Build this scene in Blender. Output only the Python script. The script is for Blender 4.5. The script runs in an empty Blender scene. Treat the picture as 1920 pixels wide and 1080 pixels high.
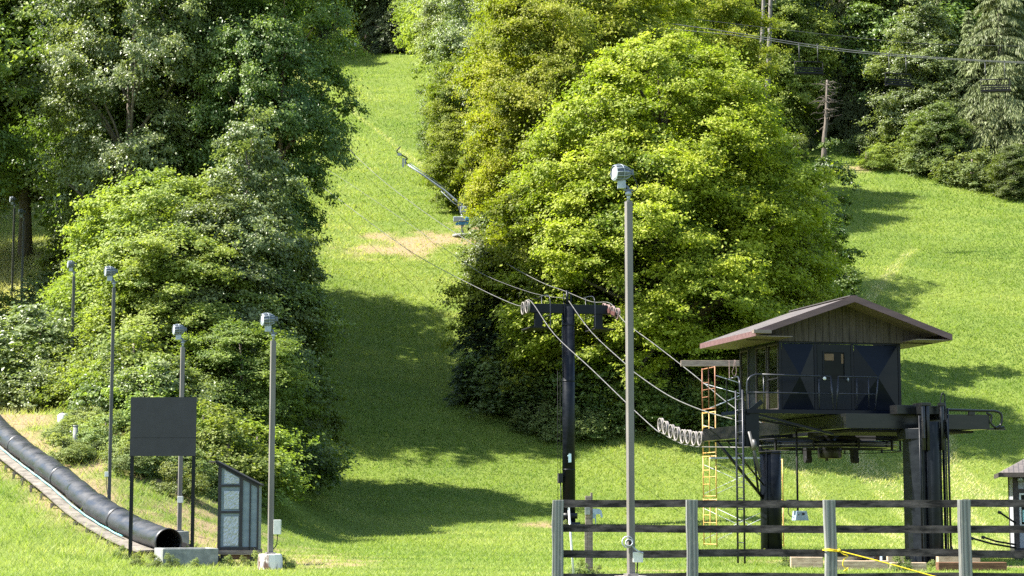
import bpy, math, random
import numpy as np
from mathutils import Vector, Matrix
random.seed(7)
PI = math.pi
# ------------------------------------------------------------------ camera
sc = bpy.context.scene
F = 3600.0                      # focal length in pixels of the 1920 px wide photograph
HY = 945.0                      # pixel row of the horizon
CZ = 1.6
cam_d = bpy.data.cameras.new("camera"); cam = bpy.data.objects.new("camera", cam_d)
sc.collection.objects.link(cam); sc.camera = cam
cam_d.sensor_width = 36.0; cam_d.lens = F / 1920 * 36
cam_d.clip_start = 0.5; cam_d.clip_end = 4000
cam.location = (0, 0, CZ)
PITCH = math.atan((HY - 540) / F)
cam.rotation_euler = (PI / 2 + PITCH, 0, 0)
# ------------------------------------------------------------------ sky and sun
SUN_EL, SUN_AZ = math.radians(51), math.radians(267)      # azimuth clockwise from +Y: the sun stands to the left, a touch behind the trees
w = bpy.data.worlds.new("World"); sc.world = w; w.use_nodes = True
nt = w.node_tree; bg = nt.nodes["Background"]
sky = nt.nodes.new("ShaderNodeTexSky"); sky.sky_type = 'NISHITA'; sky.sun_disc = False
sky.sun_elevation = SUN_EL; sky.sun_rotation = SUN_AZ
nt.links.new(sky.outputs[0], bg.inputs[0]); bg.inputs[1].default_value = 0.105
sd = bpy.data.lights.new("sun", 'SUN'); sd.energy = 5.0; sd.angle = math.radians(0.5); sd.color = (1.0, 0.95, 0.85)
so = bpy.data.objects.new("sun", sd); sc.collection.objects.link(so)
to_sun = Vector((math.sin(SUN_AZ) * math.cos(SUN_EL), math.cos(SUN_AZ) * math.cos(SUN_EL), math.sin(SUN_EL)))
so.rotation_euler = to_sun.to_track_quat('Z', 'Y').to_euler(); so.location = (-60, -10, 80)
sc.view_settings.view_transform = 'Standard'; sc.view_settings.look = 'None'
sc.view_settings.exposure = 2.05; sc.view_settings.gamma = 1.0
sc.render.engine = 'CYCLES'
sc.cycles.max_bounces = 7; sc.cycles.diffuse_bounces = 4; sc.cycles.glossy_bounces = 3
sc.cycles.transmission_bounces = 4; sc.cycles.transparent_max_bounces = 6
sc.cycles.use_denoising = False
# ------------------------------------------------------------------ terrain
def S(a, b, x):
    t = np.clip((np.asarray(x, float) - a) / (b - a), 0, 1)
    return t * t * (3 - 2 * t)
PY = np.array([-2000, 40, 62, 74, 85, 93, 102, 110, 120, 131, 144, 155, 166, 200, 238, 290, 340, 420, 700, 3000], float)
PZ = np.array([0, 0, -0.02, .12, .75, 2.5, 5.5, 8.5, 12.4, 16.7, 21.7, 25.7, 30, 43.6, 58, 74, 86, 96, 105, 120], float)
_yy = np.arange(-100, 800, 1.0)
_zz = np.interp(_yy, PY, PZ)
_k = np.hanning(11); _k /= _k.sum()
_zz = np.convolve(np.pad(_zz, 5, mode='edge'), _k, mode='valid')
def H(x, y):
    x = np.asarray(x, float); y = np.asarray(y, float)
    z = np.where((y < -99) | (y > 790), np.interp(y, PY, PZ), np.interp(y, _yy, _zz))
    de = 9 * S(84, 115, y)
    z = z + 4.8 * S(-6 - de, -15 - de, x) * np.clip((y - 50) / 28, 0, 1) ** 1.3 * (1 - .1 * S(84, 104, y)) * (1 - S(118, 152, y))
    z = z + 0.10 * S(60, 90, y) * (np.sin(x * .43 + y * .11) + np.sin(y * .37 - x * .16) * .8)
    return z
def h(x, y): return float(H(x, y))
def X(px, D): return (px - 960.0) * D / F
def Zp(py, D): return CZ + (HY - py) * D / F
def at(px, D, up=0.0):
    x = X(px, D); return Vector((x, D, h(x, D) + up))
# ------------------------------------------------------------------ helpers
col = sc.collection
def link(o, parent=None):
    col.objects.link(o)
    if parent is not None: o.parent = parent
    return o
def tag(o, label=None, cat=None, group=None, kind=None):
    if label: o["label"] = label
    if cat: o["category"] = cat
    if group: o["group"] = group
    if kind: o["kind"] = kind
    return o
def thing(name, label, cat, loc=(0, 0, 0), rz=0, group=None, scale=None):
    o = bpy.data.objects.new(name, None); o.empty_display_size = 0.3
    o.location = loc; o.rotation_euler = (0, 0, rz)
    if scale is not None: o.scale = scale
    link(o); return tag(o, label, cat, group)
def copy_tree(o, parent=None):
    c = o.copy(); link(c, parent)
    for ch in list(o.children): copy_tree(ch, c)
    return c
class MB:
    def __init__(s): s.v = []; s.f = []; s.sm = []
    def add(s, vs, fs, smooth=False, M=None):
        b = len(s.v)
        for p in vs:
            p = Vector(p)
            if M is not None: p = M @ p
            s.v.append(tuple(p))
        for f in fs: s.f.append([b + i for i in f]); s.sm.append(smooth)
        return s
    def box(s, x0, x1, y0, y1, z0, z1, M=None):
        v = [(x0, y0, z0), (x1, y0, z0), (x1, y1, z0), (x0, y1, z0), (x0, y0, z1), (x1, y0, z1), (x1, y1, z1), (x0, y1, z1)]
        return s.add(v, [(3, 2, 1, 0), (4, 5, 6, 7), (0, 1, 5, 4), (1, 2, 6, 5), (2, 3, 7, 6), (3, 0, 4, 7)], M=M)
    def cbox(s, c, d, M=None):
        return s.box(c[0] - d[0] / 2, c[0] + d[0] / 2, c[1] - d[1] / 2, c[1] + d[1] / 2, c[2] - d[2] / 2, c[2] + d[2] / 2, M)
    def beam(s, p0, p1, w, t, up=(0, 0, 1)):
        p0 = Vector(p0); p1 = Vector(p1); d = (p1 - p0); L = d.length; d.normalize()
        u = Vector(up); a = d.cross(u)
        if a.length < 1e-4: a = d.cross(Vector((1, 0, 0)))
        a.normalize(); b = a.cross(d)
        M = Matrix((a, d, b)).transposed().to_4x4(); M.translation = p0
        return s.box(-w / 2, w / 2, 0, L, -t / 2, t / 2, M)
    def tube(s, pts, r, n=8, caps=True, smooth=True):
        pts = [Vector(p) for p in pts]; m = len(pts)
        rs = r if isinstance(r, (list, tuple)) else [r] * m
        b = len(s.v); prev = None
        for i, p in enumerate(pts):
            d = (pts[min(i + 1, m - 1)] - pts[max(i - 1, 0)])
            d = d.normalized() if d.length > 1e-9 else Vector((0, 0, 1))
            if prev is None:
                a = d.cross(Vector((0, 0, 1)))
                if a.length < .05: a = d.cross(Vector((0, 1, 0)))
            else: a = prev - d * prev.dot(d)
            a.normalize(); prev = a; c = d.cross(a)
            for k in range(n):
                t = 2 * PI * k / n
                s.v.append(tuple(p + (a * math.cos(t) + c * math.sin(t)) * rs[i]))
        for i in range(m - 1):
            for k in range(n):
                k2 = (k + 1) % n
                s.f.append([b + i * n + k, b + i * n + k2, b + (i + 1) * n + k2, b + (i + 1) * n + k]); s.sm.append(smooth)
        if caps:
            s.f.append([b + k for k in range(n)][::-1]); s.sm.append(False)
            s.f.append([b + (m - 1) * n + k for k in range(n)]); s.sm.append(False)
        return s
    def cyl(s, p0, p1, r, n=16): return s.tube([p0, p1], r, n)
    def lathe(s, prof, n=24, M=None, smooth=True, close=False):
        vs = []
        for r, z in prof:
            for k in range(n):
                t = 2 * PI * k / n; vs.append((r * math.cos(t), r * math.sin(t), z))
        fs = []; m = len(prof)
        for i in range(m if close else m - 1):
            j = (i + 1) % m
            for k in range(n):
                k2 = (k + 1) % n; fs.append((i * n + k, i * n + k2, j * n + k2, j * n + k))
        return s.add(vs, fs, smooth, M)
    def prism(s, poly, h0, h1, M=None):
        n = len(poly)
        v = [(a, b, h0) for a, b in poly] + [(a, b, h1) for a, b in poly]
        f = [tuple(range(n))[::-1], tuple(range(n, 2 * n))] + [(i, (i + 1) % n, n + (i + 1) % n, n + i) for i in range(n)]
        return s.add(v, f, M=M)
    def build(s, name, mat, parent=None, bevel=0.0):
        me = bpy.data.meshes.new(name); me.from_pydata(s.v, [], s.f)
        me.polygons.foreach_set("use_smooth", s.sm); me.materials.append(mat)
        me.update(); me.validate()
        o = bpy.data.objects.new(name, me); link(o, parent)
        if bevel > 0:
            md = o.modifiers.new("bevel", 'BEVEL'); md.width = bevel; md.segments = 2; md.limit_method = 'ANGLE'; md.angle_limit = .7
        return o
def XZ(M2=None):       # maps prism (a,b,h) to (a, h, b): polygon drawn in x/z, thickness along y
    M = Matrix(((1, 0, 0, 0), (0, 0, 1, 0), (0, 1, 0, 0), (0, 0, 0, 1)))
    return M
# ------------------------------------------------------------------ materials
def newmat(name):
    m = bpy.data.materials.new(name); m.use_nodes = True
    n = m.node_tree; return m, n, n.nodes["Principled BSDF"]
def mixc(n, fac, c1, c2, mode='MIX'):
    x = n.nodes.new("ShaderNodeMix"); x.data_type = 'RGBA'; x.blend_type = mode
    for sock, v in ((x.inputs[0], fac), (x.inputs[6], c1), (x.inputs[7], c2)):
        if isinstance(v, bpy.types.NodeSocket): n.links.new(v, sock)
        elif isinstance(v, (int, float)): sock.default_value = v
        else: sock.default_value = (*v, 1)
    return x.outputs[2]
def ramp(n, src, stops):
    r = n.nodes.new("ShaderNodeValToRGB"); e = r.color_ramp.elements
    while len(e) < len(stops): e.new(.5)
    for i, (p, v) in enumerate(stops):
        e[i].position = p; e[i].color = (v, v, v, 1) if isinstance(v, (int, float)) else (*v, 1)
    n.links.new(src, r.inputs[0]); return r.outputs[0]
def noise(n, scale, detail=4, rough=.55, vec=None, dist=0):
    x = n.nodes.new("ShaderNodeTexNoise"); x.inputs["Scale"].default_value = scale
    x.inputs["Detail"].default_value = detail; x.inputs["Roughness"].default_value = rough; x.inputs["Distortion"].default_value = dist
    if vec is not None: n.links.new(vec, x.inputs["Vector"])
    return x.outputs["Fac"]
def coords(n, which="Object", scale=None):
    if which == "World": v = n.nodes.new("ShaderNodeNewGeometry").outputs["Position"]
    else: v = n.nodes.new("ShaderNodeTexCoord").outputs[which]
    if scale is not None:
        mp = n.nodes.new("ShaderNodeMapping"); mp.inputs["Scale"].default_value = scale
        n.links.new(v, mp.inputs["Vector"]); v = mp.outputs[0]
    return v
def bump(n, src, b, strength=.3, dist=.02):
    x = n.nodes.new("ShaderNodeBump"); x.inputs["Strength"].default_value = strength; x.inputs["Distance"].default_value = dist
    n.links.new(src, x.inputs["Height"]); n.links.new(x.outputs[0], b.inputs["Normal"])
def surf(name, c1, c2, scale=(3, 3, 3), rough=.6, spec=.4, metal=0.0, r2=None, bs=.15, detail=6, lo=.35, hi=.68):
    m, n, b = newmat(name); v = coords(n, "Object", scale)
    f = noise(n, 1.0, detail, .6, v); f2 = ramp(n, f, [(lo, 0.0), (hi, 1.0)])
    n.links.new(mixc(n, f2, c1, c2), b.inputs["Base Color"])
    b.inputs["Roughness"].default_value = rough; b.inputs["Specular IOR Level"].default_value = spec; b.inputs["Metallic"].default_value = metal
    if r2 is not None: n.links.new(ramp(n, f, [(.3, rough), (.7, r2)]), b.inputs["Roughness"])
    if bs > 0: bump(n, f, b, bs, .01)
    return m
M = {}
M['black_paint'] = surf('black_paint', (.003, .004, .0065), (.007, .009, .012), (2, 2, 5), .30, .16, r2=.5, bs=.05)
M['black_gloss'] = surf('black_gloss', (.0015, .0028, .007), (.003, .0045, .010), (1, 1, 2), .20, .13, r2=.32, bs=.03)
M['beam_paint'] = surf('beam_paint', (.004, .005, .006), (.009, .009, .009), (1.5, 1.5, 6), .20, .30, r2=.38, bs=.04)
M['matte_black'] = surf('matte_black', (.007, .007, .008), (.014, .014, .015), (4, 4, 4), .75, .2)
M['rubber'] = surf('rubber', (.012, .012, .013), (.03, .03, .03), (8, 8, 8), .8, .3)
M['galv'] = surf('galvanised_steel', (.20, .22, .24), (.34, .36, .38), (9, 9, 9), .42, .6, metal=.5, r2=.6)
M['pole'] = surf('pole_brown_grey', (.095, .083, .076), (.15, .135, .125), (6, 6, .8), .5, .5, r2=.65)
M['pole_dark'] = surf('pole_dark', (.035, .035, .034), (.07, .066, .06), (6, 6, .8), .5, .5)
M['lamp_grey'] = surf('lamp_grey', (.05, .062, .078), (.09, .105, .125), (20, 20, 20), .4, .5)
M['lamp_rib'] = surf('lamp_rib', (.20, .23, .265), (.32, .35, .38), (20, 20, 20), .4, .5)
M['lens'] = surf('lamp_lens', (.34, .38, .41), (.42, .46, .49), (4, 4, 4), .15, .6, bs=0)
M['cream'] = surf('white_paint', (.42, .43, .40), (.55, .55, .52), (7, 7, 7), .5, .4)
M['concrete'] = surf('concrete', (.14, .148, .138), (.26, .265, .245), (5, 5, 5), .9, .2, bs=.4)
M['white_stained'] = surf('stained_white_concrete', (.10, .06, .045), (.62, .61, .57), (4.5, 4.5, 1.6), .85, .2, bs=.3, lo=.42, hi=.52)
M['fascia'] = surf('mauve_fascia', (.085, .045, .046), (.13, .072, .072), (1, 8, 8), .5, .4)
M['soffit'] = surf('soffit', (.13, .10, .085), (.18, .14, .12), (1, 8, 8), .6, .3)
M['curtain'] = surf('curtain', (.34, .33, .27), (.60, .57, .48), (16, 16, .6), .8, .2)
M['yellow_paint'] = surf('yellow_paint', (.20, .085, .035), (.50, .31, .085), (5, 5, 2.2), .5, .4, lo=.30, hi=.52)
M['rust_paint'] = surf('rusty_orange_paint', (.15, .055, .03), (.32, .15, .07), (7, 7, 3), .6, .3, lo=.4, hi=.62)
M['red_metal'] = surf('rusty_red', (.05, .02, .017), (.10, .045, .04), (9, 9, 9), .6, .3)
M['sheave'] = surf('worn_white_rim', (.10, .088, .082), (.26, .235, .215), (20, 20, 20), .6, .3)
M['sheave_rust'] = surf('rusty_pink_rim', (.14, .085, .075), (.28, .20, .18), (20, 20, 20), .6, .3)
M['cable'] = surf('steel_rope', (.09, .087, .083), (.17, .165, .155), (3, 3, 3), .5, .5, metal=.3)
M['cable_dark'] = surf('dark_rope', (.03, .03, .03), (.06, .06, .06), (3, 3, 3), .6, .4)
M['fence_rail'] = surf('weathered_rail', (.012, .010, .010), (.12, .10, .095), (2.6, 9, 9), .85, .2, bs=.5, lo=.38, hi=.74, detail=10)
M['timber'] = surf('sawn_timber', (.24, .17, .11), (.48, .38, .26), (3, 12, 20), .85, .2, bs=.3)
M['timber_dark'] = surf('brown_timber', (.07, .035, .02), (.17, .09, .05), (2, 14, 14), .8, .2, bs=.3)
M['plank_grey'] = surf('grey_plank', (.13, .10, .085), (.26, .21, .17), (2.5, 14, 24), .85, .2, bs=.3)
M['pipe_black'] = surf('black_corrugated_plastic', (.006, .007, .009), (.020, .020, .022), (1.2, 1.2, 5), .26, .5, r2=.6, bs=.05)
M['rail_metal'] = surf('rail_black_metal', (.008, .009, .013), (.02, .022, .03), (3, 3, 3), .35, .35, bs=0)
M['belt'] = surf('walkway_boards', (.085, .075, .062), (.21, .185, .155), (3, 3, 3), .85, .2)
M['pale_trim'] = surf('turquoise_rope', (.10, .42, .42), (.25, .55, .52), (3, 3, 3), .6, .3)
M['kiosk_grey'] = surf('kiosk_blue_grey', (.12, .15, .17), (.16, .195, .215), (2, 2, 8), .65, .3, bs=.05)
M['kiosk_frame'] = surf('kiosk_dark_trim', (.014, .013, .015), (.028, .026, .028), (4, 4, 4), .6, .3)
M['rope_yellow'] = surf('yellow_rope', (.62, .42, .01), (.75, .56, .03), (30, 30, 30), .6, .3)
M['blue_paint'] = surf('blue_paint', (.03, .14, .30), (.07, .26, .42), (6, 6, 6), .5, .4)
M['gun_grey'] = surf('snowgun_blue_grey', (.16, .22, .28), (.30, .36, .42), (6, 6, 6), .5, .4)
M['white_mark'] = surf('white_mark', (.55, .68, .74), (.66, .76, .80), (9, 9, 9), .6, .3, bs=0)
M['glass_dark'] = surf('dark_glass', (.004, .005, .005), (.01, .012, .011), (2, 2, 2), .15, .06, bs=0)
M['tan_wall'] = surf('tan_interior', (.14, .09, .055), (.18, .12, .075), (3, 3, 3), .8, .2)
M['stucco'] = surf('white_panel', (.22, .23, .25), (.30, .31, .33), (9, 9, 9), .8, .2)
M['brown_trim'] = surf('dark_brown_trim', (.03, .024, .022), (.06, .05, .045), (4, 4, 10), .7, .3)
M['orange_pad'] = surf('stacked_boards', (.30, .13, .05), (.45, .22, .10), (3, 20, 30), .8, .2)
M['green_sign'] = surf('pale_green_sign', (.22, .45, .42), (.28, .50, .46), (5, 5, 5), .5, .3)
M['glass_side'] = None
def glass_side():
    m, n, b = newmat('tinted_glass'); b.inputs["Base Color"].default_value = (.02, .022, .012, 1); b.inputs["Roughness"].default_value = .03
    b.inputs["Specular IOR Level"].default_value = 1.0
    t = n.nodes.new("ShaderNodeBsdfTransparent"); t.inputs[0].default_value = (.6, .62, .45, 1)
    mx = n.nodes.new("ShaderNodeMixShader"); mx.inputs[0].default_value = .5
    n.links.new(b.outputs[0], mx.inputs[2]); n.links.new(t.outputs[0], mx.inputs[1]); n.links.new(mx.outputs[0], n.nodes["Material Output"].inputs[0]); return m
M['glass_side'] = glass_side()
M['foil'] = surf('crinkled_foil', (.24, .26, .28), (.34, .36, .38), (14, 14, 14), .35, .6, metal=.2, bs=.6)
def sign_mat():
    m, n, b = newmat('scratched_black_board'); v = coords(n, "Object", (2.2, 2.2, 14)); f = noise(n, 1.3, 8, .75, v, .6)
    g = noise(n, 3, 3, .5, coords(n, "Object"))
    c = mixc(n, ramp(n, g, [(.3, 0.0), (.7, 1.0)]), (.0035, .004, .007), (.008, .009, .013))
    n.links.new(mixc(n, ramp(n, f, [(.64, 0.0), (.74, .8)]), c, (.06, .06, .066)), b.inputs["Base Color"]); b.inputs["Roughness"].default_value = .6; return m
M['sign_black'] = sign_mat()
def post_mat():
    m, n, b = newmat('pressure_treated_post'); v = coords(n, "Object", (9, 9, .55))
    wv = n.nodes.new("ShaderNodeTexWave"); wv.wave_type = 'BANDS'; wv.inputs["Scale"].default_value = .55
    wv.inputs["Distortion"].default_value = 9; wv.inputs["Detail"].default_value = 3; wv.inputs["Detail Scale"].default_value = .8
    n.links.new(v, wv.inputs["Vector"])
    c = mixc(n, wv.outputs["Fac"], (.085, .088, .084), (.17, .175, .165))
    f = noise(n, 5, 5, .6, coords(n, "Object", (2, 2, 1)))
    n.links.new(mixc(n, ramp(n, f, [(.55, 0.0), (.75, .6)]), c, (.25, .24, .20)), b.inputs["Base Color"])
    b.inputs["Roughness"].default_value = .85; bump(n, wv.outputs["Fac"], b, .3, .006); return m
M['post'] = post_mat()
def shingle_mat(name, c1, c2, c3):
    m, n, b = newmat(name); v = coords(n, "Object")
    br = n.nodes.new("ShaderNodeTexBrick"); br.inputs["Scale"].default_value = 1.0
    br.inputs["Color1"].default_value = (*c1, 1); br.inputs["Color2"].default_value = (*c2, 1); br.inputs["Mortar"].default_value = (*c3, 1)
    br.inputs["Mortar Size"].default_value = .012; br.inputs["Brick Width"].default_value = .28; br.inputs["Row Height"].default_value = .14
    mp = n.nodes.new("ShaderNodeMapping"); mp.inputs["Rotation"].default_value = (0, 0, PI / 2)
    n.links.new(v, mp.inputs[0]); n.links.new(mp.outputs[0], br.inputs["Vector"])
    f = noise(n, 22, 5, .7, v)
    n.links.new(mixc(n, ramp(n, f, [(.3, 0.0), (.75, .7)]), br.outputs["Color"], c3), b.inputs["Base Color"])
    b.inputs["Roughness"].default_value = .95; bump(n, br.outputs["Fac"], b, .5, -.01); return m
M['shingle'] = shingle_mat('brown_shingle', (.115, .095, .088), (.07, .06, .056), (.035, .03, .028))
M['shingle_grey'] = shingle_mat('grey_shingle', (.10, .085, .08), (.16, .135, .12), (.04, .036, .04))
def board_mat():
    m, n, b = newmat('weathered_dark_boards'); v = coords(n, "Object", (12, 12, 1.2))
    f = noise(n, 1, 6, .65, v)
    n.links.new(mixc(n, ramp(n, f, [(.3, 0.0), (.7, 1.0)]), (.022, .016, .015), (.075, .058, .052)), b.inputs["Base Color"])
    b.inputs["Roughness"].default_value = .85; bump(n, f, b, .3, .004); return m
M['boards'] = board_mat()
def ribbed_mat(base, name, freq):
    m = base.copy(); m.name = name; n = m.node_tree
    return m
def bark(name, c1, c2):
    m, n, b = newmat(name); v = coords(n, "Object", (5, 5, .8)); f = noise(n, 2, 6, .65, v)
    n.links.new(mixc(n, ramp(n, f, [(.35, 0.0), (.65, 1.0)]), c1, c2), b.inputs["Base Color"])
    b.inputs["Roughness"].default_value = .95; bump(n, f, b, .8, .04); return m
M['bark'] = bark('grey_brown_bark', (.05, .04, .032), (.17, .14, .115))
M['bark_brown'] = bark('sunlit_brown_bark', (.08, .055, .04), (.26, .19, .14))
M['bark_pale'] = bark('pale_grey_bark', (.07, .062, .055), (.19, .17, .15))
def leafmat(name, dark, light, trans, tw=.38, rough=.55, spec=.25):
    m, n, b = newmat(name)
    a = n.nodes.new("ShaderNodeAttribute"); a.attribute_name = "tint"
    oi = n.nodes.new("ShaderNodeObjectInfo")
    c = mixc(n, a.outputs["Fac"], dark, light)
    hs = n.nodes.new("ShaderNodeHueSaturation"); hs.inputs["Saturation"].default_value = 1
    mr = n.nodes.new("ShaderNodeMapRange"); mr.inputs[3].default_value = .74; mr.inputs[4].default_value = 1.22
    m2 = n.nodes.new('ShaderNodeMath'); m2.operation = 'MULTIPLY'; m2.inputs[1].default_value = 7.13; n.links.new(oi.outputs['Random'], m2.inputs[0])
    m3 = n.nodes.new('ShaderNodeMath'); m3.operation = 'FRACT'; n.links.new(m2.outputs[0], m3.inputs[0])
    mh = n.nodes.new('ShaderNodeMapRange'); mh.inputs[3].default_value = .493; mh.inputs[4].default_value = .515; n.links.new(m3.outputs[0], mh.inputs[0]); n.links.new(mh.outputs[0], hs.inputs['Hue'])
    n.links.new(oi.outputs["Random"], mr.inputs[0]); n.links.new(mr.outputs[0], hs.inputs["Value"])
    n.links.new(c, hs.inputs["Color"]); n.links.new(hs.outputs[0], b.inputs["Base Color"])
    b.inputs["Roughness"].default_value = rough; b.inputs["Specular IOR Level"].default_value = spec
    t = n.nodes.new("ShaderNodeBsdfTranslucent")
    n.links.new(mixc(n, 1.0, hs.outputs[0], trans, 'MULTIPLY'), t.inputs["Color"])
    mx = n.nodes.new("ShaderNodeMixShader"); mx.inputs[0].default_value = tw
    n.links.new(b.outputs[0], mx.inputs[1]); n.links.new(t.outputs[0], mx.inputs[2])
    n.links.new(mx.outputs[0], n.nodes["Material Output"].inputs[0]); return m
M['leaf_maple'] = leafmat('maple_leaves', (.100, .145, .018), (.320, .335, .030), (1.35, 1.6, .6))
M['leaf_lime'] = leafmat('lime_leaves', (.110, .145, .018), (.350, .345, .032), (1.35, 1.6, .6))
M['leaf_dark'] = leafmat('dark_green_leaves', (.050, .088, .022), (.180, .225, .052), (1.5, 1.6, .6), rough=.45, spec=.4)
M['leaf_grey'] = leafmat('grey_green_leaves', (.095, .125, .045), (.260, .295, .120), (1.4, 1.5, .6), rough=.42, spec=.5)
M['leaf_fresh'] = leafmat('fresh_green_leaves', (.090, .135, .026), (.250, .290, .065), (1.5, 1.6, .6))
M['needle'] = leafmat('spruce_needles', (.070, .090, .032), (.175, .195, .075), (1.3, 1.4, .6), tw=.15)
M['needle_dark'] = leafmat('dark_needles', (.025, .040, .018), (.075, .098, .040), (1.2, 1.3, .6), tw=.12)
M['weed'] = leafmat('weeds', (.10, .15, .035), (.26, .29, .10), (1.4, 1.4, .6), tw=.35)
# ------------------------------------------------------------------ ground
PATH = [(322, 54), (255, 57), (180, 60.5), (110, 65), (55, 69), (0, 74), (-60, 80), (-130, 88)]
PW = [(X(a, d), d) for a, d in PATH]
def dist_path(x, y):
    best = np.full(np.shape(x), 1e9); side = np.zeros(np.shape(x))
    for (x0, y0), (x1, y1) in zip(PW[:-1], PW[1:]):
        dx, dy = x1 - x0, y1 - y0; L2 = dx * dx + dy * dy
        t = np.clip(((x - x0) * dx + (y - y0) * dy) / L2, 0, 1)
        d = np.hypot(x - x0 - t * dx, y - y0 - t * dy); s_ = dx * (y - y0) - dy * (x - x0)
        m = d < best; best = np.where(m, d, best); side = np.where(m, s_, side)
    return best, side
_rs = np.random.RandomState(3)
_ph = _rs.rand(6, 3) * 6.28
def wob(x, y, s=1.0):
    r = 0
    for i in range(6):
        a = _ph[i, 0]; k = s * (0.5 + .45 * i)
        r = r + np.sin((x * math.cos(a) + y * math.sin(a)) * k + _ph[i, 1]) / (1 + .4 * i)
    return r / 3.0
BARE = [(-9.0 , 140.5, 4.6, 3.2), (-5.0, 143.0, 6.0, 3.0), (-3.2, 147, 3.0, 2.2), (-2.2, 141.5, 3.6, 1.8), (-10, 145, 2, 1.2)]
def bare(x, y):
    """0..1 how worn the ground is"""
    n_ = wob(x, y, 1.5) * .5 + wob(y, x, 4.0) * .35 + wob(x, y, 11.0) * .35
    b = np.zeros(np.shape(x))
    for cx, cy, rx, ry in BARE:
        b = np.maximum(b, 1 - np.hypot((x - cx) / rx, (y - cy) / ry) + n_ * .9)
    d, side = dist_path(x, y)
    b = np.maximum(b, (1 - d / 1.5) * .9 + n_ * .6)
    b = np.maximum(b, np.where(side < 0, 1.0 - d / 6.0 + n_ * 1.5, -1))
    for cx, cy, rx, ry in ((3.3, 47, 2.0, 1.0), (8.6, 54.5, 4, 3.0), (10.5, 50, 3.5, 2.0), (13, 50, 3, 1.6), (-6.0, 47.6, 1.0, .7), (1.6, 84, 2, 1.4), (31.5, 169, 4, 2)):
        b = np.maximum(b, .8 - np.hypot((x - cx) / rx, (y - cy) / ry) + n_ * .6)
    return np.clip(b * 1.6, 0, 1)
gx = np.concatenate([[-2500, -1200, -600, -300, -180, -120, -90], np.arange(-70, 70.1, .7), [90, 120, 180, 300, 600, 1200, 2500]])
gy = np.concatenate([[-1500, -500, -200, -60, -10], np.arange(10, 260.1, .7), [270, 280, 290, 310, 340, 380, 420, 500, 700, 1200, 2900]])
GX, GY = np.meshgrid(gx, gy); GZ = H(GX, GY)
nv = GX.size; V = np.stack([GX.ravel(), GY.ravel(), GZ.ravel()], 1)
nxg, nyg = len(gx), len(gy)
idx = np.arange(nv).reshape(nyg, nxg)
Fq = np.stack([idx[:-1, :-1].ravel(), idx[:-1, 1:].ravel(), idx[1:, 1:].ravel(), idx[1:, :-1].ravel()], 1)
def fastmesh(name, V, Fc, mat, tint=None, smooth=False, vattr=None):
    me = bpy.data.meshes.new(name); k = Fc.shape[1]
    me.vertices.add(len(V)); me.vertices.foreach_set("co", np.asarray(V, np.float32).ravel())
    me.loops.add(Fc.size); me.loops.foreach_set("vertex_index", np.asarray(Fc, np.int32).ravel())
    me.polygons.add(len(Fc)); me.polygons.foreach_set("loop_start", np.arange(0, Fc.size, k, dtype=np.int32))
    me.polygons.foreach_set("loop_total", np.full(len(Fc), k, np.int32))
    me.polygons.foreach_set("use_smooth", np.full(len(Fc), smooth))
    if tint is not None:
        a = me.attributes.new("tint", 'FLOAT', 'FACE'); a.data.foreach_set("value", np.asarray(tint, np.float32))
    if vattr is not None:
        for kk, vv in vattr.items():
            a = me.attributes.new(kk, 'FLOAT', 'POINT'); a.data.foreach_set("value", np.asarray(vv, np.float32).ravel())
    me.materials.append(mat); me.update(calc_edges=True); return me
def ground_mat():
    m, n, b = newmat('meadow_ground'); v = coords(n, "World")
    f1 = noise(n, .22, 5, .6, v); f2 = noise(n, 2.6, 5, .7, v); f3 = noise(n, 14, 4, .7, v)
    g = mixc(n, ramp(n, f1, [(.35, 0.0), (.65, 1.0)]), (.080, .118, .018), (.135, .170, .028))
    g = mixc(n, ramp(n, f2, [(.4, 0.0), (.75, .6)]), g, (.16, .20, .045))
    g = mixc(n, ramp(n, f3, [(.35, .5), (.6, 0.0)]), g, (.030, .060, .012))
    s = mixc(n, ramp(n, f3, [(.35, 0.0), (.65, 1.0)]), (.11, .085, .045), (.31, .225, .13))
    a = n.nodes.new("ShaderNodeAttribute"); a.attribute_name = "bare"
    n.links.new(mixc(n, a.outputs["Fac"], g, s), b.inputs["Base Color"])
    b.inputs["Roughness"].default_value = .95; b.inputs["Specular IOR Level"].default_value = .1
    bump(n, f3, b, .7, .05); return m
me = fastmesh("ground", V, Fq, ground_mat(), smooth=True, vattr={"bare": bare(GX, GY)})
tag(link(bpy.data.objects.new("ground", me)), "mown green hillside rising behind flat lawn", kind="structure"); 
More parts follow.
